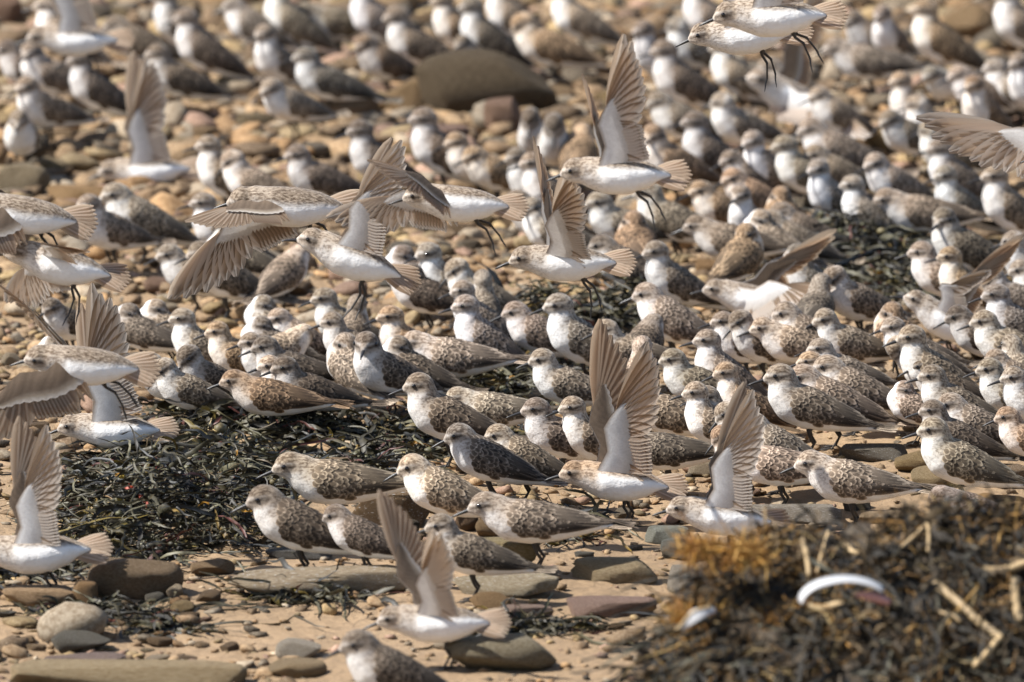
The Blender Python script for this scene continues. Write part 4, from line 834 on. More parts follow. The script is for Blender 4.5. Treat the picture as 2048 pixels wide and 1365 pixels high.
# ------------------------------------------------------------------ the flock: head pixel, heading, posture, label
FLOCK = [
 # --- top edge, left to right
 (8, 98, 180, 'hunch', 'brown-backed bird cut by the left edge, second row from the top', 1.0, 'd'),
 (92, 8, 185, 'norm', 'pale-fronted bird just behind the topmost blurred flyer', 1.0, 'p'),
 (66, 104, 190, 'norm', 'white-breasted bird under the tail of the topmost blurred flyer', 1.0, 'n'),
 (160, 122, 190, 'alert', 'dark-winged bird with curved white throat below the topmost blurred flyer', 1.0, 'd'),
 (55, 172, 200, 'norm', 'rear one of two huddled birds at the left edge above the khaki stone', 1.0, 'n'),
 (38, 238, 262, 'hunch', 'front one of two huddled birds, white breast facing the camera', 1.0, 'n'),
 (240, 44, 178, 'hunch', 'dark brown bird in the shade right of the topmost blurred flyer', 1.0, 'd'),
 (305, 106, 180, 'norm', 'long dark-winged bird behind the tip of a raised grey-brown wing', 1.06, 'd'),
 (322, -8, 185, 'alert', 'white-chested bird cut by the top edge above the long dark-winged one', 1.0, 'n'),
 (372, 36, 185, 'alert', 'upright white-throated bird, third from the left along the top edge', 1.05, 'n'),
 (462, 14, 190, 'norm', 'grey-headed bird with white chest behind the upright white-throated one', 1.0, 'g'),
 (528, 68, 215, 'alert', 'front-facing bird with a tall white breast and dark right wing', 1.0, 'n'),
 (545, -14, 188, 'alert', 'white bird with its head above the top edge, left of the brown-backed pair', 1.05, 'n'),
 (612, 20, 180, 'norm', 'brown-backed bird with a white throat stripe at the top edge', 1.08, 'n'),
 (606, 112, 183, 'norm', 'grey-faced bird with bluish flank standing on a reddish stone', 1.05, 'g'),
 (550, 170, 215, 'hunch', 'hunched bird facing half forward above the brown rounded stone', 0.98, 'n'),
 (724, -18, 185, 'alert', 'grey-winged bird cut by the top edge over a sloping tan slab', 1.05, 'g'),
 (732, 88, 215, 'hunch', 'fluffed brownish bird facing half forward left of the boulder', 1.0, 'r'),
 (803, 24, 190, 'alert', 'tall bird with double white breast patch behind the dark boulder', 1.08, 'd'),
 (884, 0, 190, 'alert', 'slim brown-sided bird at the top edge behind the dark boulder', 1.0, 'r'),
 (936, 12, 188, 'alert', 'tall white bird with slanting dark wing behind the dark boulder', 1.1, 'n'),
 (924, 90, 225, 'hunch', 'small bird half hidden behind the crest of the dark boulder', 0.86, 'n'),
 (990, -22, 185, 'alert', 'white-bodied bird cut by the top edge, right of the tall white one', 1.05, 'n'),
 (1054, 46, 182, 'down', 'stooping brown-headed bird above the right end of the dark boulder', 1.05, 'r'),
 (1128, -18, 190, 'alert', 'pale bird cut by the top edge above the stooping one', 1.0, 'p'),
 (1284, 58, 215, 'alert', 'upright bird with brown cheek and white bib above the striped raised wing', 1.0, 'n'),
 (1330, 96, 190, 'alert', 'large dark-winged bird in front of the upright one with white bib', 1.08, 'd'),
 (1358, 52, 190, 'norm', 'grey bird under the two crossed black bills', 1.0, 'g'),
 (1392, -22, 195, 'alert', 'white-necked bird behind the head of the upper sharp flyer', 1.05, 'n'),
 (1440, 92, 190, 'norm', 'bird standing directly below the two overlapping sharp flyers', 1.0, 'n'),
 (1448, 200, 188, 'norm', 'white-chested bird right of the upright striped wing', 1.02, 'n'),
 (1540, 136, 190, 'hunch', 'small bird between the hanging legs of the overlapping flyers', 1.0, 'n'),
 (1706, 40, 215, 'hunch', 'small pale bird right of the overlapping flyers with a dark stone behind', 0.95, 'n'),
 (1768, 24, 240, 'alert', 'narrow front-facing bird in the top row left of the brown-backed one', 0.95, 'n'),
 (1842, 18, 190, 'alert', 'big brown-backed bird left of the tan boulder at the top', 1.08, 'r'),
 (2006, -10, 188, 'alert', 'white-chested bird over the tan boulder at the top right corner', 1.1, 'n'),
 (1672, 98, 182, 'low', 'bird lying low and long behind the bright white blurred one', 1.05, 'n'),
 (1792, 166, 200, 'alert', 'brown-hooded bird with bright throat, upper of a vertical pair', 0.98, 'r'),
 (1786, 236, 215, 'hunch', 'round white breasted bird, lower of a vertical pair by the oval stone', 0.98, 'n'),
 (1862, 148, 200, 'norm', 'grey-cheeked bird right of the vertical pair', 0.95, 'g'),
 (1838, 206, 190, 'norm', 'brown bird in front of the grey-cheeked one', 0.98, 'n'),
 (1922, 146, 200, 'hunch', 'bird with rounded back below the grey-white stone', 0.95, 'n'),
 (1946, 166, 225, 'alert', 'long-necked brown bird with curved white breast near the right edge', 1.0, 'r'),
 (1988, 132, 185, 'norm', 'bluish white bird behind the long-necked brown one', 1.0, 'g'),
 (2034, 124, 215, 'alert', 'upright bird at the right edge with a thin white neck', 1.0, 'n'),
 (1630, 192, 200, 'hunch', 'brown bird hidden behind the big hunched one at right', 0.95, 'n'),
 (1626, 254, 186, 'hunch', 'big hunched pale brown bird with a dark eye patch', 1.15, 'p'),
 (1632, 304, 190, 'norm', 'bird with brown streaked back right below the big hunched one', 1.0, 'n'),
 (1580, 282, 195, 'alert', 'slim upright bird left of the big hunched pale brown one', 1.0, 'n'),
 # --- second band
 (408, 290, 190, 'alert', 'white-breasted bird right of the tall grey-brown wing', 1.0, 'n'),
 (458, 318, 184, 'down', 'brown bird just right of the white-breasted one, bending over', 1.0, 'n'),
 (840, 234, 188, 'alert', 'grey-hooded bird with black wing edge below the boulder', 1.1, 'd'),
 (724, 258, 195, 'alert', 'slim bird with a shining white front left of the grey-hooded one', 1.05, 'd'),
 (592, 308, 184, 'norm', 'dark-backed bird facing left above the brown-backed flyer', 1.02, 'd'),
 (910, 280, 190, 'norm', 'brown-headed bird below the grey-hooded one', 1.0, 'r'),
 (952, 308, 205, 'hunch', 'small brown bird behind the dark wing fan', 0.95, 'r'),
 (1062, 234, 262, 'down', 'left one of two round white bellies preening below the boulder', 1.0, 'd'),
 (1108, 246, 268, 'down', 'right one of two round white bellies preening below the boulder', 1.06, 'd'),
 (1165, 262, 80, 'hunch', 'bird with brown back turned, behind the base of the upright wing', 1.0, 'r'),
 (1040, 312, 200, 'alert', 'rear bird of a close pair left of the sharp flyer', 0.95, 'n'),
 (1066, 326, 195, 'alert', 'front bird of a close pair above the bill of the sharp flyer', 0.98, 'n'),
 (1322, 202, 195, 'hunch', 'hunched bird with dark wing right of the upright wing tip', 1.0, 'n'),
 (1384, 246, 188, 'alert', 'slender bird with brown nape and blackish wing', 1.05, 'd'),
 (1300, 272, 184, 'norm', 'long brown-backed bird behind the fanned tail of the sharp flyer', 1.1, 'r'),
 (1512, 282, 215, 'alert', 'grey-blue front-facing bird with pale breast', 1.02, 'g'),
 (1462, 314, 200, 'hunch', 'top one of three stacked round brown heads', 0.98, 'n'),
 (1466, 352, 205, 'hunch', 'middle one of three stacked round brown heads', 0.98, 'r'),
 (1482, 386, 235, 'alert', 'lowest of three stacked heads, white breast showing in two lobes', 1.0, 'p'),
 (1396, 380, 200, 'hunch', 'small brown capped bird left of the two-lobed white breast', 0.95, 'r'),
 (1296, 386, 190, 'norm', 'brown bird under the feet of the sharp flyer', 1.08, 'n'),
 (1202, 398, 192, 'norm', 'white-fronted bird right of the low flyer\'s raised wing', 1.05, 'n'),
 (1044, 400, 200, 'hunch', 'brown-headed bird behind the tail of the fan-winged flyer', 1.0, 'n'),
 (1070, 412, 195, 'norm', 'bird showing only its streaked head left of the low flyer\'s wing', 1.0, 'n'),
 (1868, 260, 190, 'norm', 'pale-headed bird right of the tan oval stone', 0.98, 'p'),
 (1880, 294, 195, 'alert', 'bird with brown shoulder below the pale-headed one', 1.0, 'n'),
 (1892, 348, 205, 'alert', 'grey-breasted upright bird left of the striped wing at the edge', 1.0, 'g'),
 (1984, 356, 195, 'alert', 'bird beneath the striped wing at the right edge', 1.05, 'n'),
 (1746, 326, 192, 'norm', 'brown-capped bird with grey cheek below the oval stone', 1.02, 'n'),
 (1702, 372, 186, 'alert', 'small-headed bird looking left on the crest of the right weed heap', 0.95, 'g'),
 (1636, 336, 210, 'alert', 'tall grey bird left of the small-headed one on the weed', 1.0, 'g'),
 (1776, 398, 185, 'low', 'white-bodied bird leaning low over the right weed heap', 1.08, 'n'),
 (1562, 392, 100, 'sleep', 'sleeping bird with a buffy scalloped back above the right weed heap', 1.0, 'r'),
 (1566, 420, 190, 'hunch', 'hunched grey-brown bird below the buffy sleeper', 0.98, 'n'),
 # --- left middle
 (178, 412, 235, 'norm', 'plump bird with pure white belly facing half forward below the khaki stone', 1.08, 'n'),
 (225, 389, 180, 'norm', 'long brown-backed bird standing right of the plump white belly', 1.15, 'n'),
 (408, 400, 190, 'alert', 'grey-hooded bird left of the brown-backed flyer\'s bill', 1.0, 'g'),
 (452, 470, 175, 'sleep', 'brownish sleeper right of the grey-hooded bird', 1.0, 'n'),
 (338, 510, 200, 'hunch', 'round-headed hunched bird with dark eye mask on yellow pebbles', 1.0, 'g'),
 (394, 508, 190, 'norm', 'white-breasted bird under the drooping wing of the brown-backed flyer', 1.1, 'n'),
 (106, 612, 225, 'hunch', 'small bird with two white breast spots low on the left shingle', 0.92, 'd'),
 (262, 622, 160, 'sleep', 'dark sleeper right of the upright wing feathers at left', 0.95, 'd'),
 (310, 616, 175, 'sleep', 'brown sleeper beside the dark one on the left shingle', 0.95, 'n'),
 (104, 690, 180, 'sleep', 'rounded brown sleeper above the back of the long-legged left flyer', 1.0, 'n'),
 (368, 630, 184, 'alert', 'long-billed bird with striped breast, topmost left of the central group', 1.0, 'n'),
 (428, 666, 188, 'norm', 'rufous-capped bird with lowered bill in the left part of the group', 1.0, 'r'),
 (494, 684, 192, 'norm', 'white-bibbed bird with half-lowered bill between two darker ones', 1.0, 'n'),
 (312, 718, 190, 'norm', 'outermost left bird of the central group, bill pointing down-left', 0.98, 'p'),
 (332, 736, 200, 'down', 'bird overlapping the outermost left one, bill held low', 0.98, 'n'),
 (376, 714, 215, 'down', 'bird with downturned bill and bluish breast standing in the weed', 1.04, 'd'),
 (468, 762, 182, 'low', 'rufous striped bird lying low in the left seaweed heap', 1.06, 'r'),
 (543, 684, 186, 'norm', 'dark-winged bird with bright eyebrow in the centre left group', 1.02, 'd'),
 (536, 732, 190, 'norm', 'pale head just behind a darker head, centre left', 0.98, 'p'),
 (574, 728, 196, 'norm', 'bird with black bill and dark scaly wing, left of the broad-chested one', 1.06, 'd'),
 (604, 668, 30, 'preen', 'white speckled bird turned away behind the centre left group', 1.0, 'p'),
 (656, 648, 188, 'norm', 'upright bird with straight bill, middle of three stacked heads', 1.0, 'n'),
 (660, 588, 184, 'alert', 'buff-naped bird behind, bill slanting down toward the shingle', 1.0, 'n'),
 (718, 604, 75, 'alert', 'bird with back turned and brown mantle, under the rising white one', 1.0, 'n'),
 (786, 628, 190, 'alert', 'warm orange-brown headed bird with buff breast', 1.0, 'r'),
 (690, 688, 120, 'sleep', 'smooth grey-brown back of a sleeper behind the broad-chested bird', 1.1, 'n'),
 (733, 690, 215, 'turnl', 'broad-chested bird with black head turned away, tall dark legs', 1.16, 'd'),
 (790, 690, 178, 'sleep', 'sleeper with a dark scaly wing behind the scalloped-back bird', 1.08, 'd'),
 (834, 682, 183, 'low', 'sharp pale bird with scalloped back stretched over the weed', 1.16, 'p'),
 (600, 508, 60, 'preen', 'brown-mottled bird behind the rising white one, white flank', 1.02, 'n'),
 (806, 508, 170, 'sleep', 'dark brown sleeper below the white wing fan', 1.06, 'd'),
 (826, 548, 182, 'sleep', 'second dark sleeper right beneath the first one', 1.0, 'd'),
 (862, 500, 205, 'alert', 'slim white-throated bird under the fan-winged flyer', 1.08, 'g'),
 (908, 540, 190, 'down', 'brown bird holding its bill across the slim white-throated one', 1.0, 'n'),
 (964, 560, 100, 'alert', 'grey-naped bird seen from behind, right of the crossed-bill pair', 1.0, 'n'),
 (927, 576, 190, 'alert', 'rear head of two stacked heads in the centre', 1.0, 'n'),
 (926, 606, 192, 'alert', 'tall dark-eyed bird with blue-grey flank, front of two stacked heads', 1.1, 'g'),
 (526, 612, 170, 'sleep', 'dim brown sleeper under the drooping wing tip', 0.98, 'n'),
 (553, 640, 200, 'hunch', 'pale-faced huddled bird in front of the dim brown sleeper', 0.95, 'p'),
 (520, 648, 178, 'sleep', 'small dark roosting bird left of the pale-faced huddled one', 0.95, 'd'),
 # --- middle right
 (1026, 622, 182, 'hunch', 'brown bird with mottled back left of the black central weed', 1.06, 'p'),
 (1124, 612, 190, 'alert', 'upright bird with broad bluish flank standing in the black weed', 1.1, 'g'),
 (1222, 650, 188, 'norm', 'bird with long slanting bill beside the trailing leg', 1.0, 'n'),
 (1284, 588, 180, 'hunch', 'pale sandy bird with lined back right of the black weed', 1.14, 'p'),
 (1308, 650, 70, 'preen', 'blackish mottled back of a preening bird behind the raised tan wings', 1.05, 'd'),
 (1406, 678, 188, 'alert', 'white-cheeked bird with brown shoulder and dark tail right of the tan wings', 1.1, 'n'),
 (1350, 718, 186, 'norm', 'bird with long black bill pointing down-left beside the tan wings', 1.04, 'n'),
 (1460, 744, 192, 'alert', 'bird with rusty cap and grey cheek, right of the tan wings', 1.0, 'r'),
 (1442, 640, 190, 'norm', 'left head of a close pair under the wing-stretching bird', 0.98, 'p'),
 (1474, 644, 196, 'down', 'right head of a close pair, bill drooping, under the wing-stretching bird', 0.98, 'n'),
 (1520, 660, 182, 'low', 'light tan bird behind the stretched dark wing', 1.05, 'p'),
 (1086, 716, 186, 'norm', 'bird with thin pale bill against black weed, right of centre', 1.06, 'n'),
 (1284, 692, 90, 'alert', 'light bird between the two raised tan wings', 1.0, 'p'),
 (1208, 484, 178, 'hunch', 'dark-backed hunched bird behind the low flyer\'s tail', 1.04, 'd'),
 (1270, 440, 100, 'sleep', 'buffy sleeper showing a rounded streaked back', 1.1, 'r'),
 (1318, 500, 200, 'alert', 'pale front-facing bird with bluish belly above the sandy one', 1.02, 'p'),
 (1395, 450, 188, 'norm', 'big-headed bird with dark eye line and white bib', 1.08, 'n'),
 (1490, 470, 60, 'sleep', 'sleeper with brown scaled back standing on one leg', 1.1, 'r'),
 (1516, 440, 150, 'sleep', 'grey sleeper behind the one standing on one leg', 1.0, 'n'),
 (1545, 440, 185, 'hunch', 'hunched brown bird at the left foot of the right weed heap', 1.0, 'n'),
 # --- right flock
 (1593, 508, 190, 'alert', 'bird with bill raised against the right weed heap', 1.0, 'g'),
 (1640, 560, 70, 'norm', 'brown and white mottled back left of the down-billed bird', 1.0, 'n'),
 (1670, 552, 205, 'down', 'bird with black bill pointing down over a white breast', 1.05, 'n'),
 (1566, 628, 184, 'norm', 'round-headed bird with long dark wing in the right flock', 1.12, 'n'),
 (1656, 638, 184, 'norm', 'bird tucked behind the shoulder of the round-headed one', 1.04, 'n'),
 (1642, 692, 190, 'norm', 'upper of three bunched heads left of the long-winged pair', 1.0, 'n'),
 (1624, 718, 188, 'norm', 'rufous-lined middle head of three bunched together', 0.98, 'r'),
 (1658, 728, 184, 'hunch', 'pale streaky head lowest of three bunched, long wing behind', 1.12, 'p'),
 (1614, 754, 186, 'hunch', 'bird behind the grey-necked one, showing a marbled back', 1.12, 'p'),
 (1558, 756, 181, 'norm', 'grey-necked bird with sharp black bill standing on two thin legs', 1.16, 'n'),
 (1842, 502, 186, 'norm', 'round-headed bird with mottled shoulder right of the weed heap', 1.04, 'n'),
 (1894, 510, 190, 'alert', 'brown-necked tall bird right of the round-headed one', 1.0, 'r'),
 (1884, 442, 184, 'norm', 'dark-backed broad bird above the right weed heap end', 1.12, 'd'),
 (2028, 482, 190, 'norm', 'bird at the right edge with a smooth brown breast', 1.02, 'n'),
 (1994, 552, 190, 'norm', 'dark-billed bird, upper of two overlapping near the right edge', 1.0, 'g'),
 (2003, 582, 188, 'alert', 'grey-breasted bird, lower of two overlapping near the right edge', 1.04, 'g'),
 (2042, 540, 185, 'hunch', 'streaky head touching the right edge', 0.98, 'n'),
 (1786, 624, 120, 'sleep', 'round buffy scalloped sleeper under the right weed heap', 1.14, 'r'),
 (1786, 650, 196, 'norm', 'bird in front of the round buffy sleeper, bill down-left', 0.98, 'n'),
 (1829, 675, 186, 'alert', 'upright bird with a striking straight bill and long dark tail', 1.12, 'n'),
 (1974, 640, 186, 'norm', 'thin-necked bird with level bill near the right edge', 1.06, 'n'),
 (1922, 628, 182, 'hunch', 'bird with dark wing and white flank behind the lifted wing', 1.04, 'd'),
 (2022, 690, 120, 'norm', 'brown-naped bird near the right edge looking away', 1.0, 'n'),
 (1986, 716, 184, 'hunch', 'scaly crown showing behind two billed heads at right', 0.98, 'n'),
 (1978, 740, 188, 'norm', 'left one of two billed heads at the right edge', 1.04, 'n'),
 (2022, 758, 188, 'norm', 'right one of two billed heads at the right edge', 1.06, 'n'),
 (1792, 690, 200, 'preen', 'preening bird with its bill straight down to the sand', 1.02, 'p'),
 (1856, 758, 186, 'norm', 'brown bird with long bill above the big bird on the sand', 1.06, 'n'),
 (1846, 728, 190, 'hunch', 'streaked crown just behind the long-billed brown bird', 0.96, 'n'),
 (1808, 776, 170, 'sleep', 'small sleeper on the sand behind the long tail tips', 0.9, 'n'),
 (1906, 804, 184, 'hunch', 'pale-capped bird behind the big bird on the sand', 1.06, 'p'),
 (2022, 824, 186, 'norm', 'bird at the right edge with rusty crown and dark eye', 1.0, 'r'),
 (1857, 820, 190, 'norm', 'dark head overlapped by the big bird on the sand', 1.06, 'd'),
 (1856, 856, 181, 'norm', 'big bird on bare sand at right with bent dark legs', 1.24, 'n'),
 # --- front rows
 (832, 773, 184, 'norm', 'bird with dark wing and streaked white breast at the front centre', 1.2, 'd'),
 (922, 786, 182, 'low', 'streaky-crowned bird lying behind the front centre one', 1.08, 'n'),
 (922, 870, 184, 'hunch', 'white-bellied bird with white bib in the weed below centre', 1.12, 'g'),
 (994, 868, 182, 'hunch', 'bird with pale eyebrow right behind the white-bibbed one', 1.06, 'n'),
 (1068, 822, 188, 'norm', 'bird with rusty streaked cap and dark body left of the tan wings', 1.08, 'd'),
 (1148, 808, 196, 'alert', 'slim white bird half hidden by the raised tan wings', 1.05, 'p'),
 (1292, 772, 180, 'norm', 'headless-looking bird behind the tan wings, wing and belly showing', 1.1, 'n'),
 (1262, 868, 182, 'low', 'dark long-tailed bird right behind the V-winged one', 1.08, 'd'),
 (1388, 788, 186, 'alert', 'rear face of two overlapped faces over a scaly breast', 1.02, 'n'),
 (1411, 788, 200, 'norm', 'front face of two overlapped faces, bold scaled wing', 1.08, 'p'),
 (1450, 824, 196, 'down', 'bird with downward bill left of the single raised wing', 1.02, 'n'),
 (1446, 866, 196, 'down', 'low head with drooping bill under the single raised wing', 0.98, 'r'),
 (1506, 850, 180, 'hunch', 'scaly-backed bird behind the single raised wing', 1.06, 'p'),
 (1482, 896, 182, 'low', 'patterned bird on the sand right of the single raised wing', 1.12, 'p'),
 (594, 928, 182, 'low', 'bird with neatly scalloped wing in front of the weed', 1.22, 'p'),
 (832, 928, 182, 'hunch', 'short-necked bird with scalloped back perched above the brown block', 1.18, 'p'),
 (536, 994, 184, 'hunch', 'stout dark-winged bird standing on the thin slate', 1.24, 'd'),
 (680, 1024, 172, 'hunch', 'dark bird lying behind the stout one, round streaked crown', 1.02, 'd'),
 (888, 1046, 184, 'norm', 'grey bird crouching behind the mossy olive block', 1.08, 'n'),
 (983, 1001, 182, 'low', 'walking bird with drooped grey-brown wing on open sand', 1.22, 'n'),
 (1616, 928, 181, 'low', 'blurred dark-winged bird running in front of the smooth grey slab', 1.2, 'n'),
 (716, 1290, 186, 'hunch', 'blurred bird cut by the bottom edge below the landing one', 1.22, 'd'),
 (1886, 990, 200, 'preen', 'tousled white and brown bird half sunk behind the wrack crest', 1.02, 'd'),
]
for hx, hy, yaw, post, lab, s, ti in FLOCK: sandpiper(hx, hy, yaw, post, lab, s, ti)
# ------------------------------------------------------------------ seaweed heaps and the wrack in front
WEEDC = [((0.022, 0.019, 0.013), 5), ((0.046, 0.038, 0.018), 4.5), ((0.070, 0.062, 0.032), 3.5), ((0.120, 0.110, 0.066), 2.6), ((0.13, 0.095, 0.02), 0.7), ((0.20, 0.13, 0.03), 0.3), ((0.075, 0.022, 0.014), 0.6), ((0.030, 0.032, 0.032), 1.5)]
def ribbons(r, n, place, length, width, segs=7, cols=WEEDC, wander=0.5, rise=0.25, patch=0.0):
    p, up = place(n, r); a = r.uniform(0, 6.28, n); L = np.exp(r.normal(math.log(length), 0.35, n)); W = width * np.exp(r.normal(0, 0.3, n))
    el = r.normal(0.15, rise, n); tw = r.uniform(0, 6.28, n)
    pw = np.array([c[1] for c in cols]); ci = r.choice(len(cols), n, p=pw / pw.sum()); C = np.array([c[0] for c in cols])[ci] * r.uniform(0.7, 1.3, (n, 1))
    if patch:
        q = np.sin(23 * p[:, 0] + 31 * p[:, 2] + 2) + np.sin(-37 * p[:, 0] + 19 * p[:, 2] + 11 * p[:, 1]) + 0.7 * np.sin(61 * p[:, 0] - 47 * p[:, 2])
        keep = np.clip(0.55 + patch * q, 0.08, 1); C = C * (0.25 + 0.9 * keep)[:, None]
        p[:, 2] -= 0.02 * (r.rand(n) > keep)
    V = np.zeros((n, segs + 1, 3, 3)); q = p.copy()
    for k in range(segs + 1):
        t = k / segs
        d = np.stack([np.cos(a) * np.cos(el), np.sin(a) * np.cos(el), np.sin(el)], 1)
        s1 = np.stack([-np.sin(a), np.cos(a), np.zeros(n)], 1); u = np.cross(d, s1)
        s = s1 * np.cos(tw)[:, None] + u * np.sin(tw)[:, None]; nn = np.cross(d, s)
        wk = W * (0.5 + 0.5 * math.sin(math.pi * min(1, 0.25 + 0.75 * t))) * (1 if k < segs else 0.4)
        V[:, k, 0] = q - s * wk[:, None] / 2; V[:, k, 2] = q + s * wk[:, None] / 2; V[:, k, 1] = q + nn * wk[:, None] * 0.22
        q = q + d * (L / segs)[:, None]
        a = a + r.normal(0, wander, n); el = el * 0.75 + r.normal(-0.10, rise, n); tw = tw + r.normal(0, 0.45, n)
        z0 = gz(q[:, 0], q[:, 1]) + 0.001; low = q[:, 2] < z0; q[:, 2] = np.where(low, z0, q[:, 2]); el = np.where(low, np.abs(el) * 0.5, el)
    nv = (segs + 1) * 3; F0 = np.array([[k * 3 + c, k * 3 + c + 1, k * 3 + c + 4, k * 3 + c + 3] for k in range(segs) for c in range(2)])
    F = (F0[None] + (np.arange(n) * nv)[:, None, None]).reshape(-1, 4)
    return V.reshape(-1, 3), F, np.repeat(C, nv, 0)
def heap_place(ells):
    """ells: (px, py, half-width px, half-height px, height m) ellipses seen on the ground"""
    E = []
    for px, py, rx, ry, h in ells:
        c = on_ground(px, py); mm = (c - CAMP).length / FPX
        E.append((c.x, c.y, rx * mm, max(0.03, ry * mm / math.sin(TILT) * 0.85), h))
    wts = np.array([e[2] * e[3] for e in E]); wts /= wts.sum()
    def place(n, r):
        k = r.choice(len(E), n, p=wts); e = np.array(E)[k]
        ang = r.uniform(0, 6.28, n); rad = np.sqrt(r.uniform(0, 1, n)); rag = 1 + 0.18 * np.sin(3 * ang + e[:, 0] * 9) + 0.1 * np.sin(7 * ang)
        x = e[:, 0] + e[:, 2] * rad * np.cos(ang) * rag; y = e[:, 1] + e[:, 3] * rad * np.sin(ang) * rag
        z = gz(x, y) + e[:, 4] * (1 - rad ** 2) * r.uniform(0.0, 1.0, n) ** 0.5 * (0.75 + 0.35 * np.sin(x * 47) * np.sin(y * 23))
        return np.stack([x, y, z], 1), None
    return place
def bladders(r, n, place, size, cols):
    p, _ = place(n, r); V0, F0 = ICO[1]; s = size * np.exp(r.normal(0, 0.3, n)); st = np.stack([s * 1.5, s, s], 1)
    a = r.uniform(0, 6.28, n); P = V0[None] * st[:, None]; x = P[..., 0] * np.cos(a)[:, None] - P[..., 1] * np.sin(a)[:, None]; y = P[..., 0] * np.sin(a)[:, None] + P[..., 1] * np.cos(a)[:, None]
    V = np.stack([x, y, P[..., 2]], -1) + p[:, None] + np.array((0, 0, 0.004))
    C = np.array(cols)[r.randint(len(cols), size=n)] * r.uniform(0.8, 1.2, (n, 1))
    F = (F0[None] + (np.arange(n) * len(V0))[:, None, None]).reshape(-1, 3)
    return V.reshape(-1, 3), np.concatenate([F, F[:, 2:]], 1), np.repeat(C, len(V0), 0)
def bundle(name, parts, mat, label, cat):
    V, F, C, o = [], [], [], 0
    for v, f, c in parts: V.append(v); F.append(f + o); C.append(c); o += len(v)
    V = np.concatenate(V); F = np.concatenate(F); C = np.concatenate(C)
    tri = F[:, 2] == F[:, 3]
    F4 = F[~tri]; 
    if tri.any():
        F3 = F[tri][:, :3]; F4 = np.concatenate([np.stack([q[:, 0], q[:, 1], q[:, 2], q[:, 2]], 1) for q in [F3]] + [F4]) if False else F4
        me = mesh_np(name, V, F4, mat, C) if False else None
        allF = np.concatenate([F4[:, [0, 1, 2]], F4[:, [0, 2, 3]], F3]); me = mesh_np(name, V, allF, mat, C)
    else: me = mesh_np(name, V, F4, mat, C)
    return tag(link(name, me), label, cat, None, 'stuff')
BLC = [(0.10, 0.095, 0.045), (0.05, 0.045, 0.025), (0.16, 0.13, 0.06)]
GRASSC = [((0.42, 0.30, 0.12), 3), ((0.34, 0.20, 0.07), 2), ((0.50, 0.40, 0.22), 1)]
HEAPS = [
 ('dark rockweed heap with olive fronds spread across the left of the beach', 31, 1700,
  [(430, 862, 150, 36, .06), (620, 880, 190, 32, .045), (790, 888, 120, 34, .035), (300, 945, 170, 28, .05), (470, 965, 130, 50, .09), (330, 1060, 205, 58, .13), (190, 995, 70, 40, .05), (700, 945, 110, 34, .02), (180, 1060, 60, 50, .04)]),
 ('black glossy rockweed clump between the birds at the centre of the flock', 32, 1050,
  [(975, 785, 110, 34, .055), (1075, 750, 50, 55, .06), (1040, 712, 60, 34, .05), (1130, 655, 105, 30, .085), (1240, 655, 60, 30, .075), (1000, 830, 110, 30, .02), (1110, 900, 90, 30, .012)]),
 ('brown and yellow-flecked weed heap behind the right flock', 33, 1200,
  [(1710, 540, 170, 50, .095), (1640, 515, 90, 40, .08), (1790, 585, 110, 42, .075), (1740, 490, 110, 28, .08), (1880, 605, 80, 30, .03)]),
 ('thin line of reddish black weed along the front of the large flat slab', 34, 150, [(600, 1194, 110, 7, .008), (660, 1182, 60, 6, .008)]),
 ('string of dry black weed on the sand below the pale wedge slab', 35, 110, [(1090, 1256, 90, 6, .006), (1010, 1270, 60, 8, .006)]),
 ('scraps of dark weed on the foreground shingle by the cream tan slab', 36, 240, [(190, 1232, 130, 10, .008), (330, 1255, 70, 6, .006), (60, 1150, 90, 14, .01)]),
 ('small black weed tuft behind the tail of the walking bird', 37, 70, [(1165, 1052, 40, 8, .012), (1130, 1075, 26, 5, .008)]),
]
for lab, seed, n, ells in HEAPS:
    r = np.random.RandomState(seed); pl = heap_place(ells)
    big = n > 500
    parts = [ribbons(r, int(n * 1.5), pl, 0.058, 0.0036, 8, cols=WEEDC, wander=0.35), ribbons(r, n // 2, pl, 0.06, 0.0070, cols=WEEDC, rise=0.3), ribbons(r, n // 4, pl, 0.13, 0.0044, 14, cols=WEEDC, wander=0.28, rise=0.2), ribbons(r, n // 5, pl, 0.05, 0.0022, 7, cols=[((0.17, 0.13, 0.075), 2), ((0.12, 0.085, 0.04), 3)], wander=0.3)]
    if big: parts += [bladders(r, n // 4, pl, 0.0038, BLC), ribbons(r, n // 28, pl, 0.05, 0.0014, 4, GRASSC, 0.12, 0.2), ribbons(r, n // 25, pl, 0.022, 0.006, 4, [((0.34, 0.17, 0.02), 3), ((0.28, 0.04, 0.015), 1.2), ((0.36, 0.26, 0.05), 2)], 0.6, 0.4)]
    bundle('seaweed_heap', parts, M['weed'], lab, 'seaweed')

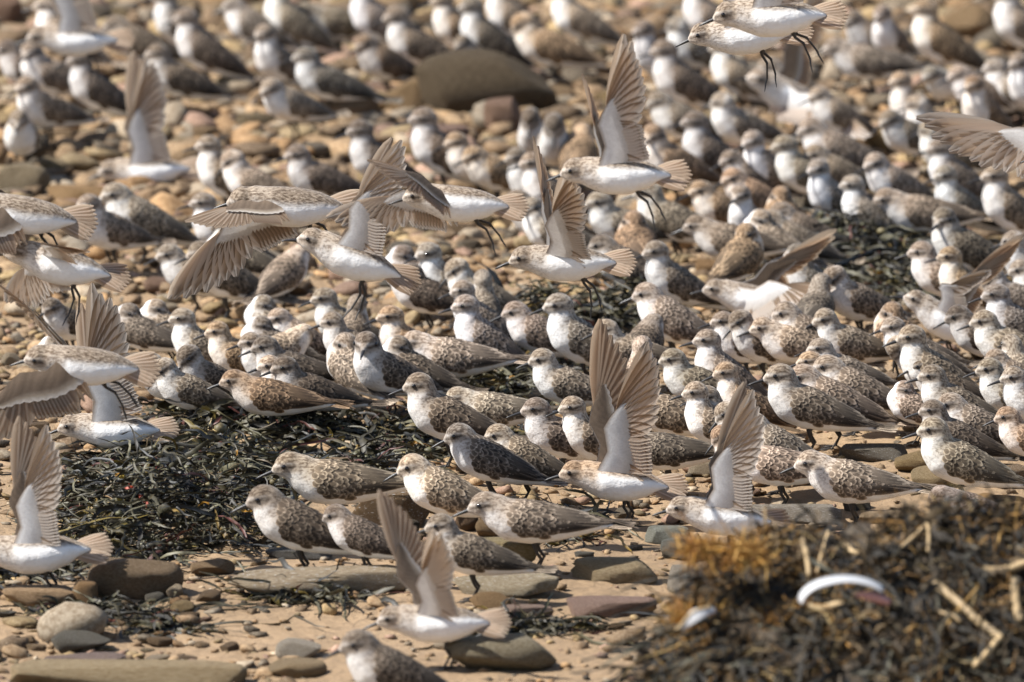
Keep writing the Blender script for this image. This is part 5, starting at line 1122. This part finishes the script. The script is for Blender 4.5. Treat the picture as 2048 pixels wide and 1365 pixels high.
# front wrack: a raised bank of matted weed, fibres and straw, nearer to the camera than the flock
crest = [(1310, 1400), (1345, 1310), (1380, 1240), (1415, 1175), (1445, 1125), (1500, 1085), (1600, 1078), (1700, 1062), (1800, 1045), (1880, 1030), (1960, 1035), (2060, 1018), (2200, 1010)]
BANK_D0, BANK_D1 = 17.55, 16.5
def bank_pt(u, v):
    """u along the bank, v from crest (0) down to its near foot (1)"""
    xs = np.interp(u, np.linspace(0, 1, len(crest)), [c[0] for c in crest]); ys = np.interp(u, np.linspace(0, 1, len(crest)), [c[1] for c in crest])
    # world crest point: where the sight line to the crest meets the plane of its distance
    out = np.zeros((len(u), 3))
    cx = (xs - 1024) / FPX; cy = (682.5 - ys) / FPX
    D = np.stack([cx, math.cos(TILT) + cy * math.sin(TILT), -math.sin(TILT) + cy * math.cos(TILT)], 1)
    p = np.array(CAMP) + D * 16.7
    foot = p.copy(); foot[:, 1] -= 0.34 + 0.9 * np.clip(p[:, 2], 0, 0.4); foot[:, 0] -= 0.02; foot[:, 2] = gz(foot[:, 0], foot[:, 1]) - 0.02
    f = np.clip(v, 0, 1)
    out = p * (1 - f)[:, None] + foot * f[:, None]
    out[:, 2] += 0.045 * np.sin(math.pi * f) * np.clip(p[:, 2] * 8, 0, 1)
    back = np.clip(-v, 0, 1)
    out[:, 1] += back * 0.35; out[:, 2] = out[:, 2] * (1 - back) + (gz(out[:, 0], out[:, 1]) - 0.02) * back
    return out
nu, nvv = 120, 60
U, Vv = np.meshgrid(np.linspace(0, 1, nu), np.linspace(-1, 1, nvv))
BP = bank_pt(U.ravel(), Vv.ravel()); r = np.random.RandomState(8)
BP += np.stack([0.006 * np.sin(90 * BP[:, 1] + 40 * BP[:, 0]), 0.006 * np.sin(70 * BP[:, 0]), 0.009 * np.sin(55 * BP[:, 0] + 60 * BP[:, 1]) + 0.006 * np.sin(120 * BP[:, 0] - 80 * BP[:, 2])], 1) + r.normal(0, 0.0025, BP.shape)
ii = np.arange(nu * nvv).reshape(nvv, nu); F = np.stack([ii[:-1, :-1], ii[:-1, 1:], ii[1:, 1:], ii[1:, :-1]], -1).reshape(-1, 4)[:, ::-1]
bank_c = np.array((0.065, 0.048, 0.03)) * r.uniform(0.5, 1.6, (len(BP), 1))
def bank_place(n, r, lo=-0.25, hi=1.0, h=0.018):
    p = bank_pt(r.uniform(0, 1, n), r.uniform(lo, hi, n)); p[:, 2] += r.uniform(-0.004, h, n); p[:, 1] -= r.uniform(0, h, n); return p, None
WR1 = [((0.028, 0.022, 0.015), 5), ((0.080, 0.055, 0.027), 5), ((0.135, 0.092, 0.045), 3), ((0.035, 0.035, 0.034), 2), ((0.13, 0.125, 0.105), 0.6)]
WR2 = [((0.30, 0.155, 0.035), 4), ((0.36, 0.22, 0.07), 3), ((0.20, 0.11, 0.035), 4), ((0.46, 0.34, 0.16), 1.4)]
r = np.random.RandomState(44)
parts = [(BP, F, bank_c), ribbons(r, 900, lambda n, r: bank_place(n, r, 0.08), 0.14, 0.0050, 14, cols=[((0.022, 0.019, 0.014), 5), ((0.05, 0.038, 0.02), 3), ((0.09, 0.085, 0.06), 1)], wander=0.25, rise=0.12), ribbons(r, 5200, bank_place, 0.05, 0.0045, cols=WR1, rise=0.5, patch=0.38), ribbons(r, 420, bank_place, 0.04, 0.015, 6, cols=WR1, rise=0.5, patch=0.38),
         ribbons(r, 6000, bank_place, 0.05, 0.0015, 5, cols=WR2, wander=0.3, rise=0.5, patch=0.38), ribbons(r, 900, bank_place, 0.035, 0.0036, 5, cols=WR2, wander=0.5, rise=0.5, patch=0.38)]
bundle('wrack_pile', parts, M['wrack'], 'bank of matted dark wrack and orange fibres in the bottom right corner', 'seaweed')
# orange fibre cushions on the pile
for i, (px, py, wpx, hpx, lab) in enumerate([(1490, 1110, 62, 30, 'tuft of orange fibres on the crest below the rising bird'), (1390, 1232, 56, 26, 'tuft of orange fibres beside the white feather'), (1560, 1262, 60, 34, 'orange fibre tuft left of the pale shell'), (1400, 1100, 44, 18, 'thin orange fibre tuft beside the blue-grey stone')]):
    c = np.array(at_dist(px, py, 16.55)); mm = 16.55 / FPX
    pl = lambda n, r, c=c, a=wpx * mm, b=hpx * mm: ((lambda q: (c + q * np.array((a, 0.03, b)) * 0.5, None))(r.normal(0, 0.5, (n, 3))))
    bundle('fibre_tuft', [ribbons(np.random.RandomState(70 + i), 420, pl, 0.03, 0.0016, 6, [((0.42, 0.20, 0.03), 3), ((0.5, 0.30, 0.08), 2), ((0.28, 0.13, 0.03), 2)], 0.35, 0.5)], M['wrack'], lab, 'seaweed')
# straws, each its own thing: two picture end points lying on the face of the bank
STR = [((1870, 1168), (2002, 1278), 22, 'long cream straw slanting across the wrack pile'), ((2002, 1276), (1948, 1336), 16, 'shorter straw making an elbow with the long cream one'), ((1966, 1142), (2060, 1126), 22, 'thick pale straw poking in at the right edge of the wrack'),
       ((1604, 1078), (1618, 1150), 15, 'upright flat straw on the left of the wrack crest'), ((1656, 1062), (1634, 1142), 7, 'thin bent straw right of the upright flat one'), ((1784, 1112), (1850, 1048), 9, 'thin tan straw leaning up to the crest'), ((1854, 1048), (1856, 1104), 9, 'short straw hanging from the crest beside the leaning one'),
       ((1690, 1092), (1718, 1108), 12, 'stubby straw chip above the pale shell'), ((1616, 1216), (1686, 1210), 20, 'flat tan straw tucked under the pale shell'), ((1870, 1220), (1920, 1244), 8, 'thin straw below the long cream one'),
       ((2030, 1160), (2040, 1240), 22, 'broad frayed straw near the right edge')]
for i, (a, b, wpx, lab) in enumerate(STR):
    # depth from the bank face at those rows
    def depth(p):
        uu = np.full(60, np.interp(p[0], [c[0] for c in crest], np.linspace(0, 1, len(crest)))); Q = bank_pt(uu, np.linspace(0, 1, 60))
        rel = Q - np.array(CAMP); zz = rel @ np.array(FW); yy = 682.5 - FPX * (rel @ np.array(UP)) / zz
        k = np.abs(yy - p[1]).argmin(); return np.linalg.norm(rel[k]) - 0.045
    A, B = np.array(at_dist(*a, depth(a))), np.array(at_dist(*b, depth(b)))
    w_ = wpx * 17 / FPX / 2 * 0.8
    bow = 0.06 * np.linalg.norm(B - A) * math.sin(i * 2.3)
    pts = [A + (B - A) * t + np.array((0.4 * bow * math.sin(3.1 * t), 0, bow * math.sin(3.1 * t) + 0.0015 * math.sin(7 * t + i))) for t in np.linspace(0, 1, 6)]
    V, F = tube(pts, [w_ * 0.92, w_, w_ * 0.97, w_ * 0.98, w_ * 0.92, w_ * 0.85], 8)
    nvt = len(V); V = np.concatenate([V, [pts[0]], [pts[-1]]]); F = F + [[k, nvt, (k + 1) % 8, (k + 1) % 8] for k in range(0)]
    F = F + [[0, 2, 4, 6], [nvt - 8, nvt - 6, nvt - 4, nvt - 2]]
    me = mesh_np('straw', V[:nvt] - A, F, M['straw']); o = link('straw', me); o.location = A; q = 0.62 + 0.5 * ((i * 37) % 10) / 10; o.color = (q, q * 0.96, q * 0.92, 1)
    tag(o, lab, 'straw', 'straws on the wrack pile')
# pale curved shell with its pinkish lower lip, and a white feather
def shell():
    c = at_dist(1688, 1178, 16.3); k = 16.3 / FPX
    root = link('shell', None); root.location = c
    V, Fq = [], []; n, m = 26, 8
    for i in range(n):
        t = i / (n - 1); a = math.pi * (1.02 - 0.86 * t)
        for j in range(m):
            b = j / (m - 1); thick = 1 - 0.55 * abs(2 * t - 0.9)
            rr = 1 - 0.34 * b * thick
            V.append((92 * k * math.cos(a) * rr, -0.022 * math.sin(b * 3.0) - 0.002 * b, (50 * k * math.sin(a)) * rr - 22 * k))
    Fq = [[i * m + j, i * m + j + 1, (i + 1) * m + j + 1, (i + 1) * m + j] for i in range(n - 1) for j in range(m - 1)]
    o = link('valve', mesh_np('valve', np.array(V), Fq, M['shell']), root); so = o.modifiers.new('t', 'SOLIDIFY'); so.thickness = 0.003
    A = np.array((22 * k, -0.006, 10 * k)) ; B = np.array((92 * k, -0.008, -26 * k)); A[2] -= 20 * k
    pts = [A + (B - A) * t + np.array((0, 0, 4 * k * math.sin(3.14 * t))) for t in np.linspace(0, 1, 8)]
    V, F = tube(pts, [2 * k, 6 * k, 9 * k, 10 * k, 10 * k, 10 * k, 9 * k, 5 * k], 8)
    lip = link('lip', mesh_np('lip', V, F, mat_plain('shell_pink', (0.42, 0.22, 0.20), 0.5, 0.4)), root)
    tag(root, 'pale arched shell half buried in the wrack with a pinkish lower lip', 'shell')
shell()
def white_feather():
    A, B = np.array(at_dist(1364, 1262, 16.45)), np.array(at_dist(1432, 1222, 16.45)); c = (A + B) / 2; d = (B - A); L = np.linalg.norm(d); d /= L
    up = np.array((0, -0.5, 0.85)); s = np.cross(d, up); s /= np.linalg.norm(s); n = np.cross(s, d); n = n if n[2] > 0 else -n
    root = link('white_feather', None); root.location = A
    V = []; prof = (0.15, 0.5, 0.85, 1, 1, 0.8, 0.5, 0.2)
    for k in range(8):
        t = k / 7; p = d * L * t + n * 0.012 * math.sin(math.pi * t)
        for u in (-1, -.5, 0, .5, 1): V.append(p + n * (0.006 * (1 - u * u)) + (np.cross(n, d)) * u * 0.0105 * prof[k])
    F = [[r_ * 5 + c_, r_ * 5 + c_ + 1, r_ * 5 + c_ + 6, r_ * 5 + c_ + 5] for r_ in range(7) for c_ in range(4)]
    o = link('vane', mesh_np('vane', np.array(V), F, M['shell']), root)
    pts = [d * L * t + n * (0.012 * math.sin(math.pi * max(0, t)) + 0.0075) for t in np.linspace(-0.12, 0.95, 8)]
    V, F = tube(pts, [0.0013] * 7 + [0.0004], 6); link('quill', mesh_np('quill', V, F, M['straw']), root)
    tag(root, 'curled white feather caught on the left edge of the wrack pile', 'feather')
white_feather()
